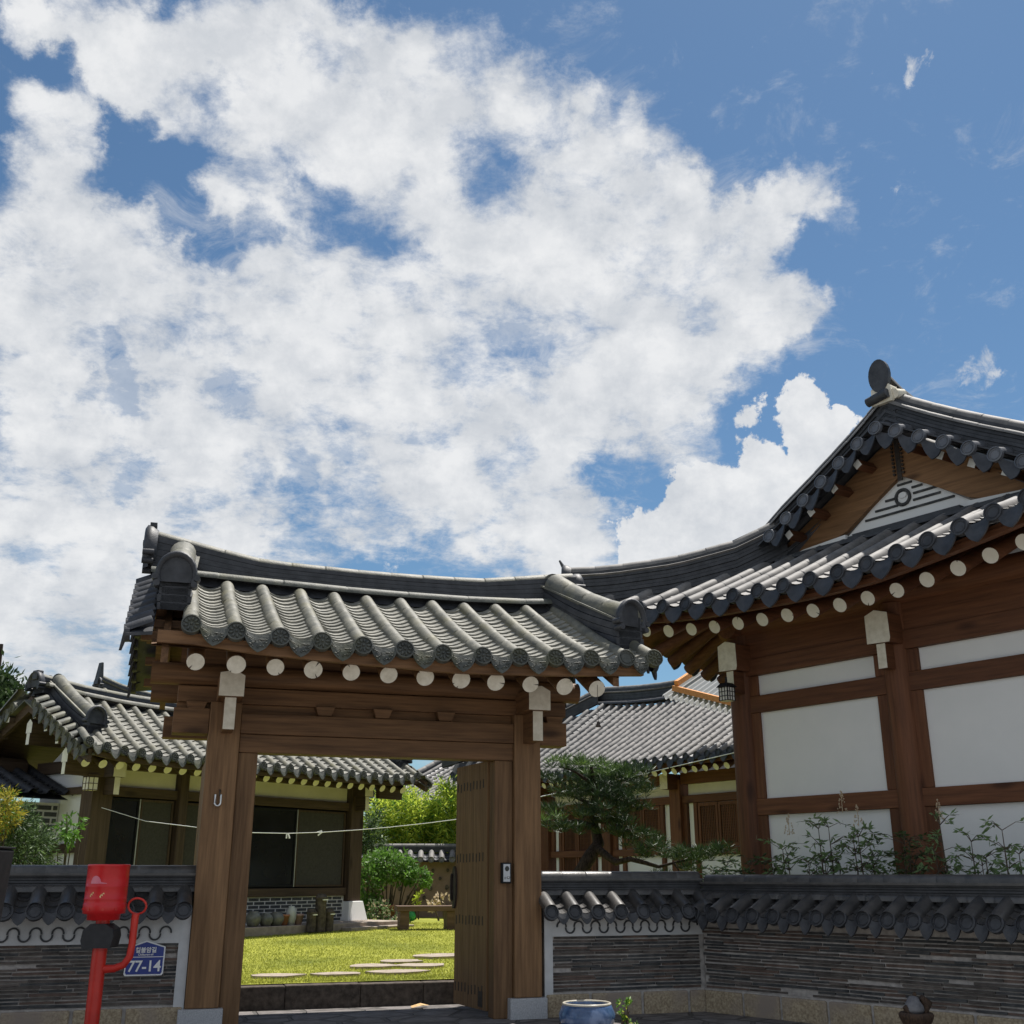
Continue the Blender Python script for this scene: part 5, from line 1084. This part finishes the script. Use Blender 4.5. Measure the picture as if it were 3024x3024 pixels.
# mud wall with tile coping
MWp = Vector((-3.6, 24.3, 0)); mw = thing('mud_wall', 'brown mud wall dotted with dark stones at the back of the lawn', 'wall', MWp, R_(3))
k = MB(); k.box(0, 4.2, 0, .3, .2, 1.5); link('wall_body', k, M['mud'], mw, .02)
k = MB(); r = random.Random(11)
for i in range(12):
    for j in range(5):
        x = .25 + i * .33 + (.16 if j % 2 else 0) + r.uniform(-.03, .03); z = .55 + j * .19 + r.uniform(-.03, .03); q = r.uniform(.035, .05)
        k.prism([(x + q * math.cos(a) * r.uniform(.8, 1.1), -.02, z + q * 1.15 * math.sin(a) * r.uniform(.8, 1.1)) for a in np.linspace(0, 2 * math.pi, 9)[:-1]], (0, .04, 0))
link('embedded_stones', k, M['darkstone'], mw)
k = MB(); xs2 = [1.42 + .225 * i for i in range(-6, 13)]
for sg in (-1, 1):
    C = [slope_pts((x, .15 + sg * .36, 1.52), (x, .15 + sg * .06, 1.68), 0) for x in xs2]
    for i, c in enumerate(C):
        half_round(k, c, None, (1, 0, 0), .06, 0, 8, .33)
        if i + 1 < len(C): pans(k, c, C[i + 1], 1, .12, .045, .012)
        if sg < 0: flower_disc(k, c[0] + Vector((0, -.012, 0)), (0, -1, .3), .066, False, 0)
    k.grid([[p - Vector((0, 0, .05)) for p in c] for c in C], 1)
L = [(x, .15, 1.67) for x in np.linspace(0, 4.3, 12)]; ridge_wall(k, L, (0, 1, 0), .2, .12, 3, 1); cap_row(k, [(p[0], .15, 1.79) for p in L], (0, 1, 0), .06, 0, .3)
link('tile_cap', k, [M['tile_newr'], M['tile_dark']], mw)
# clothesline and pegs
cl = [at(300, 2385, 15.6), at(430, 2425, 15.4), at(555, 2440, 15.2), at(650, 2452, 15.1), at(745, 2459, 15), at(850, 2461, 14.9), at(950, 2458, 14.8), at(1055, 2451, 14.6), at(1150, 2443, 14.4), at(1260, 2431, 14.1), at(1370, 2417, 13.8)]
k = MB(); k.tube(cl, .0042, 6); tag(link('clothesline', k, M['white']), 'thin white clothesline sagging across the yard', 'clothesline')
for i, (x, y, l) in enumerate(((850, 2463, 'white clothes peg hanging upright on the line over the glass door'), (949, 2457, 'white clothes peg tilted sideways on the line over the screen door'))):
    k = MB(); k.bar((-.012, 0, .012), (.004 - .02, 0, -.055), .012, .016); k.bar((.004, 0, .012), (.026, 0, -.055), .012, .016); o = link('clothes_peg', k, M['white']); o.location = at(x, y, 14.85); o.rotation_euler = (0, R_(70) if i else 0, 0); tag(o, l, 'clothes peg', 'pegs on the clothesline')
k = MB(); k.lathe([(.001, .09), (.06, .075), (.09, .0), (.06, -.075), (.001, -.09)], n=16); o = link('ball', k, M['greenball']); o.location = at(1215, 2708, 21.5); o.location.z = .48; tag(o, 'small green ball on the grass behind the bench', 'ball')
pl = at(1140, 2690, 21.8); k = MB(); k.lathe([(0, 0), (.14, 0), (.19, .20), (.21, .20), (.21, .25), (.18, .25), (.16, .2), (0, .18)], n=20); o = link('planter', k, M['terra']); o.location = (pl.x, 21.8, .42); tag(o, 'rusty brown planter below the shrubs beside the mud wall', 'planter')
# corrugated canopy on an orange timber frame, fixed to the side of the hall
cn = thing('canopy', 'translucent corrugated canopy on orange timber beams between the two hanok roofs', 'canopy', (0, 0, 0))
c0, c1, c2 = at(1955, 2057, 18.0), at(2052, 1992, 19.2), at(2260, 2132, 15.6); u_, v_ = c2 - c0, c1 - c0
k = MB(); nn = 90
rows = [[c0 + u_ * (i / nn) + v_ * f + Vector((0, 0, .04 * math.sin(i * 2 * math.pi / 5))) for i in range(nn + 1)] for f in (0, 1.6)]
k.grid(rows, 0); link('sheet', k, M['poly'], cn)
k = MB(); dn = u_.cross(v_).normalized() * .075; dn = dn if dn.dot(Vector((0, 0, EYE)) - c0) > 0 else -dn; a, b = c0 + u_ * .09 + v_ * .22 + dn, c0 + u_ * 1.0 + v_ * .16 + dn
k.bar(a - u_ * .03, b, .09, .09); link('beam', k, M['orange'], cn, .004)
for f in (.09, .66): k = MB(); p = c0 + u_ * f + v_ * .22 + dn * 2.2; k.bar(p, p + v_ * 1.15, .07, .09); link('rafter', k, M['orange'], cn, .004)
k = MB(); p = c0 + u_ * .98 + v_ * .16 + dn * 2; k.bar(Vector((p.x, p.y, .3)), p, .1, .1, up=(0, 1, 0)); link('post', k, M['orange'], cn, .004)

# ================================================================== PLANTS
def nrm(a): return a / (np.linalg.norm(a, axis=-1, keepdims=True) + 1e-9)
# trained pine behind the wall
PD = 14.3; pine = thing('pine_tree', 'trained dark pine with a bent trunk leaning over the short wall', 'tree', at(1700, 2600, PD) - Vector((0, 0, .95)))
po = pine.location
def pv(x, y, d=0): return at(x, y, PD + d) - po
k = MB(); k.tube([Vector((0, 0, -.1)), pv(1712, 2578), pv(1742, 2530), pv(1768, 2490, .1), pv(1758, 2450, .15), pv(1745, 2400, .1), pv(1760, 2350), pv(1752, 2300, -.1), pv(1745, 2265, -.1)], [.10, .09, .085, .075, .06, .055, .045, .035, .02], 10)
for br_, rr_ in (([(1764, 2505, 0), (1795, 2530, -.2), (1818, 2547, -.3), (1862, 2537, -.4), (1905, 2548, -.5), (1945, 2560, -.5), (1990, 2548, -.5), (2050, 2535, -.5)], .05), ([(1752, 2440, 0), (1700, 2425, -.3), (1640, 2435, -.6), (1612, 2440, -.8)], .035), ([(1752, 2350, 0), (1820, 2330, .2), (1870, 2340, .3)], .035), ([(1755, 2380, 0), (1690, 2350, .3), (1645, 2340, .3)], .03), ([(1750, 2420, 0), (1830, 2440, -.3), (1880, 2460, -.4)], .03), ([(1755, 2320, 0), (1700, 2280, -.3), (1660, 2265, -.4)], .025), ([(1990, 2548, -.5), (2010, 2580, -.6), (1950, 2598, -.7)], .015)):
    pts = [pv(*q) for q in br_]; k.tube(pts, [rr_ * (1 - .8 * i / (len(pts) - 1)) for i in range(len(pts))], 8)
link('trunk', k, M['bark'], pine)
def needles(centers, per, ln, wd, bias):
    C = np.repeat(centers, per, 0); D = rng.normal(size=C.shape); D[:, 2] = np.abs(D[:, 2]) * .8 + bias; D = nrm(D); return C + D * .012, D, rng.uniform(.7, 1.1, len(C)) * ln, np.full(len(C), wd)
pads = [(1680, 2262, 75, 32, -.3, 1), (1790, 2295, 85, 45, 0, 1), (1740, 2268, 80, 30, .2, 1), (1860, 2290, 75, 45, .2, 0), (1800, 2350, 95, 45, -.1, 0), (1700, 2345, 85, 40, .3, 0), (1760, 2400, 100, 40, -.2, 0), (1660, 2400, 70, 30, 0, 0), (1870, 2380, 65, 45, .2, 0), (1630, 2432, 50, 28, -.8, 2), (1690, 2450, 60, 25, -.5, 0), (1850, 2450, 65, 40, -.3, 0), (1900, 2490, 75, 40, -.3, 0), (1800, 2440, 60, 35, 0, 0), (1640, 2300, 50, 30, .4, 0), (1870, 2330, 70, 35, .5, 0),
        (2000, 2525, 70, 32, -.5, 0), (2070, 2525, 70, 30, -.6, 0), (2130, 2520, 55, 28, -.5, 0), (1950, 2590, 40, 14, -.7, 0), (2040, 2565, 45, 20, -.5, 0), (1900, 2530, 40, 18, -.4, 0), (1760, 2330, 90, 60, .3, 0)]
A, B, cols = [], [], []
for x, y, rx, ry, d, c in pads:
    ry *= .8; n = int(rx * ry / 62)
    for _ in range(n):
        while True:
            u, v, w = random.uniform(-1, 1), random.uniform(-1, 1), random.uniform(-1, 1)
            if u * u + v * v + w * w < 1: break
        A.append(pv(x + u * rx, y + v * ry, d + w * rx / 3400 * PD)); cols.append(1 if (c and v < .1 and random.random() < .75) else 0)
A = np.array(A); per = 19; P_, D_, L_, W_ = needles(A, per, .13, .0095, .25)
leaves_obj('crown', P_, D_, L_, W_, [M['pineleaf'], M['pinepale']], pine, mi=np.repeat(cols, per))
# nandina stems along the hall
def nandina(base, h, lean, label, mt, tiers=3, flower=False, dens=1.0, leafl=.075):
    t = thing('nandina', label, 'plant', base, 0, 'nandina bushes behind the long low wall'); k = MB(); Ps, Ds = [], []
    for st_ in range(2):
        dx, dy = random.uniform(-.12, .12), random.uniform(-.12, .12); hh = h * random.uniform(.8, 1.0)
        pts = [Vector((dx * .3, dy * .3, 0)), Vector((dx * .6 + lean * .3, dy, hh * .4)), Vector((dx + lean * .7, dy, hh * .75)), Vector((dx + lean, dy, hh))]; k.tube(pts, [.010, .009, .007, .003], 6)
        for ti in range(tiers):
            c = pts[-1].lerp(pts[1], ti * .17)
            for _ in range(int(4.4 * dens)):
                a = random.uniform(0, 6.28); rr_ = random.uniform(.08, .30) * (1 - .1 * ti); e = c + Vector((math.cos(a) * rr_, math.sin(a) * rr_, random.uniform(-.03, .09))); m_ = c.lerp(e, .5) + Vector((0, 0, .04)); k.tube([c, m_, e], [.004, .003, .0015], 4, cap=False)
                for q in range(6):
                    f = random.uniform(.45, 1); p = c.lerp(e, f) + Vector((0, 0, .04 * 4 * f * (1 - f))); Ps.append(p); dd = (e - c).normalized() * .6 + Vector((random.uniform(-1, 1), random.uniform(-1, 1), random.uniform(-.7, .35))); Ds.append(dd)
    link('stems', k, M['stem'], t); n = len(Ps); leaves_obj('leaves', np.array(Ps), np.array(Ds), rng.uniform(.7, 1.2, n) * leafl, .022, mt, t)
    if flower:
        k = MB(); top = Vector((lean, 0, h)); k.tube([top, top + Vector((0, 0, .2))], [.004, .002], 5)
        for q in range(40): zq = random.uniform(0, .2); a = random.uniform(0, 6.28); rr_ = .05 * (1 - zq / .22); k.lathe([(.001, .008), (.007, 0), (.001, -.008)], (top.x + rr_ * math.cos(a), rr_ * math.sin(a), top.z + zq), 5)
        link('flower_spike', k, M['cream_leaf'], t)
    return t
def hall_pt(px, py, t): # point on a plane t in front of the hall face
    n = Vector((math.cos(R_(38)), math.sin(R_(38)), 0)); d = ray(px, py); o = Vector((0, 0, EYE)); q = HP + n * t; return o + d * ((q - o).dot(n) / d.dot(n))
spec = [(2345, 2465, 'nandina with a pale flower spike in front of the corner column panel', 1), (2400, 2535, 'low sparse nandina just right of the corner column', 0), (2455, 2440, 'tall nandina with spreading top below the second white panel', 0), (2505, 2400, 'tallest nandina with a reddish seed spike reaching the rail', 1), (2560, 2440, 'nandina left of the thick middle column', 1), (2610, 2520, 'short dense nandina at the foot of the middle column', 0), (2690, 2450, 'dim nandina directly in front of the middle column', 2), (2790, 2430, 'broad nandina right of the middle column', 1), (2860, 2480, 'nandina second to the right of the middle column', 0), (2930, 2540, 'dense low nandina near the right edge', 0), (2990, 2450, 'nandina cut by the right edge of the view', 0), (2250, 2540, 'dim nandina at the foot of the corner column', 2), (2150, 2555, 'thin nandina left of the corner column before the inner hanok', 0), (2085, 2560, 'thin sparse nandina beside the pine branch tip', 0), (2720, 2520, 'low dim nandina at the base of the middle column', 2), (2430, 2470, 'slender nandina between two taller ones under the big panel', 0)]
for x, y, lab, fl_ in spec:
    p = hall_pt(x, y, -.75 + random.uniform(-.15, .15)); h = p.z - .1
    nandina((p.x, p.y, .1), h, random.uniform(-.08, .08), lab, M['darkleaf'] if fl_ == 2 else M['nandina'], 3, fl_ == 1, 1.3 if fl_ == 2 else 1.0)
# generic bush: stems and many leaves in an uneven volume
def bush(name, label, cat, base, blobs, mt, ll, lw, group=None, nper=1.0, droop=-.1, stems=6, mix=None, trunkm='stem'):
    t = thing(name, label, cat, base, 0, group); base = Vector(base); Ps, Ds = [], []; k = MB()
    for c, r, n in blobs:
        c = Vector(c) - base; r = Vector(r) if not isinstance(r, (int, float)) else Vector((r, r, r))
        for _ in range(stems): 
            e = c + Vector((random.uniform(-.6, .6) * r.x, random.uniform(-.6, .6) * r.y, random.uniform(-.3, .7) * r.z)); b0 = Vector((c.x * .35 + random.uniform(-.05, .05), c.y * .35, 0)); k.tube([b0, b0.lerp(e, .5) + Vector((0, 0, .05)), e], [.016, .011, .004], 5)
        n = int(n * nper); cl_ = max(6, n // 14)
        cc = rng.normal(size=(cl_, 3)); cc = nrm(cc) * (rng.uniform(.35, 1, (cl_, 1)) ** .6); cc = cc * np.array(r) * rng.uniform(.75, 1.12, (cl_, 1)) + np.array(c)
        idx = rng.integers(0, cl_, n); p = cc[idx] + rng.normal(size=(n, 3)) * np.array(r) * .11; Ps.append(p)
        d = (p - np.array(c)) / np.array(r) * .8 + rng.normal(size=(n, 3)) * .7; d[:, 2] += droop; Ds.append(d)
    link('stems', k, M[trunkm], t); Ps, Ds = np.concatenate(Ps), np.concatenate(Ds); n = len(Ps)
    leaves_obj('leaves', Ps, Ds, rng.uniform(.7, 1.25, n) * ll, lw, [mt] + ([mix] if mix else []), t, mi=(rng.random(n) < .25).astype(int) if mix else None); return t
bam = ['bright bamboo clump left end of the hedge beside the old hanok', 'bright bamboo clump behind the green shrub', 'bright tall bamboo clump in the middle of the hedge', 'bright bamboo clump above the mud wall end', 'bright bamboo clump below the distant roof', 'bright bamboo clump partly hidden by the open door']
for i, (x, y, rx, ry) in enumerate(((1125, 2430, 50, 90), (1180, 2410, 55, 95), (1225, 2420, 50, 95), (1275, 2430, 45, 85), (1325, 2400, 50, 100), (1372, 2410, 45, 100))):
    Y = 25.4 + .35 * (i % 2); c = at(x, y, Y); q = Y / 3400
    bush('bamboo', bam[i], 'bamboo', (c.x, Y, .35), [(c, (rx * q * 1.25, .5, ry * q), 2300), (c + Vector((0, 0, -ry * q * .9)), (rx * q * 1.1, .4, ry * q * .6), 900)], M['bamboo'], .15, .03, 'bamboo hedge behind the mud wall', stems=5, mix=M['shrub'])
c = at(1150, 2560, 21.9); q = 21.9 / 3400
bush('shrub', 'rounded green shrub at the end of the old hanok beside the mud wall', 'shrub', (c.x, 21.9, .4), [(c, (80 * q, .45, 52 * q), 2200), (at(1218, 2585, 21.9), (55 * q, .3, 26 * q), 700), (at(1255, 2605, 21.8), (22 * q, .2, 12 * q), 120), (at(1090, 2620, 21.6), (35 * q, .3, 70 * q), 900)], M['shrub'], .085, .04, mix=M['nandina'])
c = at(1100, 2480, 22.6); bush('shrub', 'dark upright shrub against the right column of the old hanok', 'shrub', (c.x, 22.6, .4), [(c, (40 * q, .35, 110 * q), 1600)], M['coniferleaf'], .10, .025, mix=M['nandina'])
c = at(1120, 2700, 21.2); bush('shrub', 'pale straggly shrub at the foot of the mud wall', 'shrub', (c.x, 21.2, .4), [(c, (45 * q, .25, 40 * q), 500), (at(1180, 2720, 21.2), (40 * q, .2, 18 * q), 350)], M['nandina'], .07, .03, mix=M['cream_leaf'])
c = at(1233, 2660, 21.5); bush('seedling', 'upright yellow-green seedling behind the bench', 'plant', (c.x, 21.5, .42), [(c, (11 * q, .08, 22 * q), 90)], M['bamboo'], .09, .03, stems=2)
c = at(1310, 2655, 21.0); bush('seedling', 'withered cream-leaved plant arching behind the bench', 'plant', (c.x, 21.0, .42), [(c, (28 * q, .1, 12 * q), 70), (at(1275, 2675, 21), (12 * q, .1, 12 * q), 40)], M['cream_leaf'], .08, .045, stems=2)
c = at(1850, 2985, 9.95); bush('seedling', 'small light green weed right of the blue pot', 'plant', (c.x, 9.95, -.1), [(c, (.07, .05, .10), 110), (c + Vector((.05, 0, -.12)), (.09, .05, .06), 60)], M['shrub'], .035, .017, stems=4, mix=M['bamboo'])
# left side plants
q = 12.6 / 3400; c = at(70, 2520, 12.6)
bush('conifer_bush', 'dense dark green conifer bush behind the low wall at left', 'bush', (c.x, 12.6, .2), [(c, (95 * q, .4, 95 * q), 4200), (at(50, 2420, 12.6), (60 * q, .3, 50 * q), 1200)], M['coniferleaf'], .07, .014, mix=M['nandina'])
c = at(5, 2400, 12.2); bush('conifer_bush', 'golden-tipped conifer bush at the left edge', 'bush', (c.x, 12.2, .2), [(c, (45 * q, .3, 75 * q), 2200)], M['yellowleaf'], .06, .012, mix=M['shrub'])
c = at(215, 2440, 13.2); bush('sapling', 'slender leafy sapling before the white gable panel of the old hanok', 'plant', (at(208, 2560, 13.2).x, 13.2, .2), [(c, (42 * q, .2, 60 * q), 170), (at(190, 2480, 13.2), (40 * q, .2, 30 * q), 130)], M['shrub'], .085, .026, stems=3)
def tall_tree(label, base, h, blobs, mt):
    t = thing('tall_tree', label, 'tree', base); b = Vector(base); k = MB(); k.tube([(0, 0, 0), (.1, 0, h * .5), (0, .1, h)], [.3, .2, .06], 8); Ps, Ds = [], []
    for c, r, n in blobs:
        c = Vector(c) - b; k.tube([(.05, 0, h * .45), c], [.1, .03], 6); cl_ = max(10, n // 25); cc = rng.normal(size=(cl_, 3)); cc = nrm(cc) * rng.uniform(.3, 1, (cl_, 1)) * np.array(r) + np.array(c); p = cc[rng.integers(0, cl_, n)] + rng.normal(size=(n, 3)) * .28; Ps.append(p); Ds.append(rng.normal(size=(n, 3)) + np.array([0, 0, .4]))
    link('trunk', k, M['bark'], t); Ps, Ds = np.concatenate(Ps), np.concatenate(Ds); leaves_obj('crown', Ps, Ds, rng.uniform(.7, 1.2, len(Ps)) * .3, .12, mt, t)
Y = 36; q = Y / 3400
tall_tree('tall conifer rising behind the old hanok at the left edge', (at(-60, 2300, Y).x, Y, 0), 8.6, [(at(-20, 2080, Y), (60 * q, 1, 60 * q), 1500), (at(5, 2040, Y), (38 * q, .8, 48 * q), 900), (at(30, 2115, Y), (38 * q, .8, 45 * q), 900), (at(-100, 2050, Y), (70 * q, 1, 90 * q), 1500)], [M['coniferleaf'], M['shrub']])
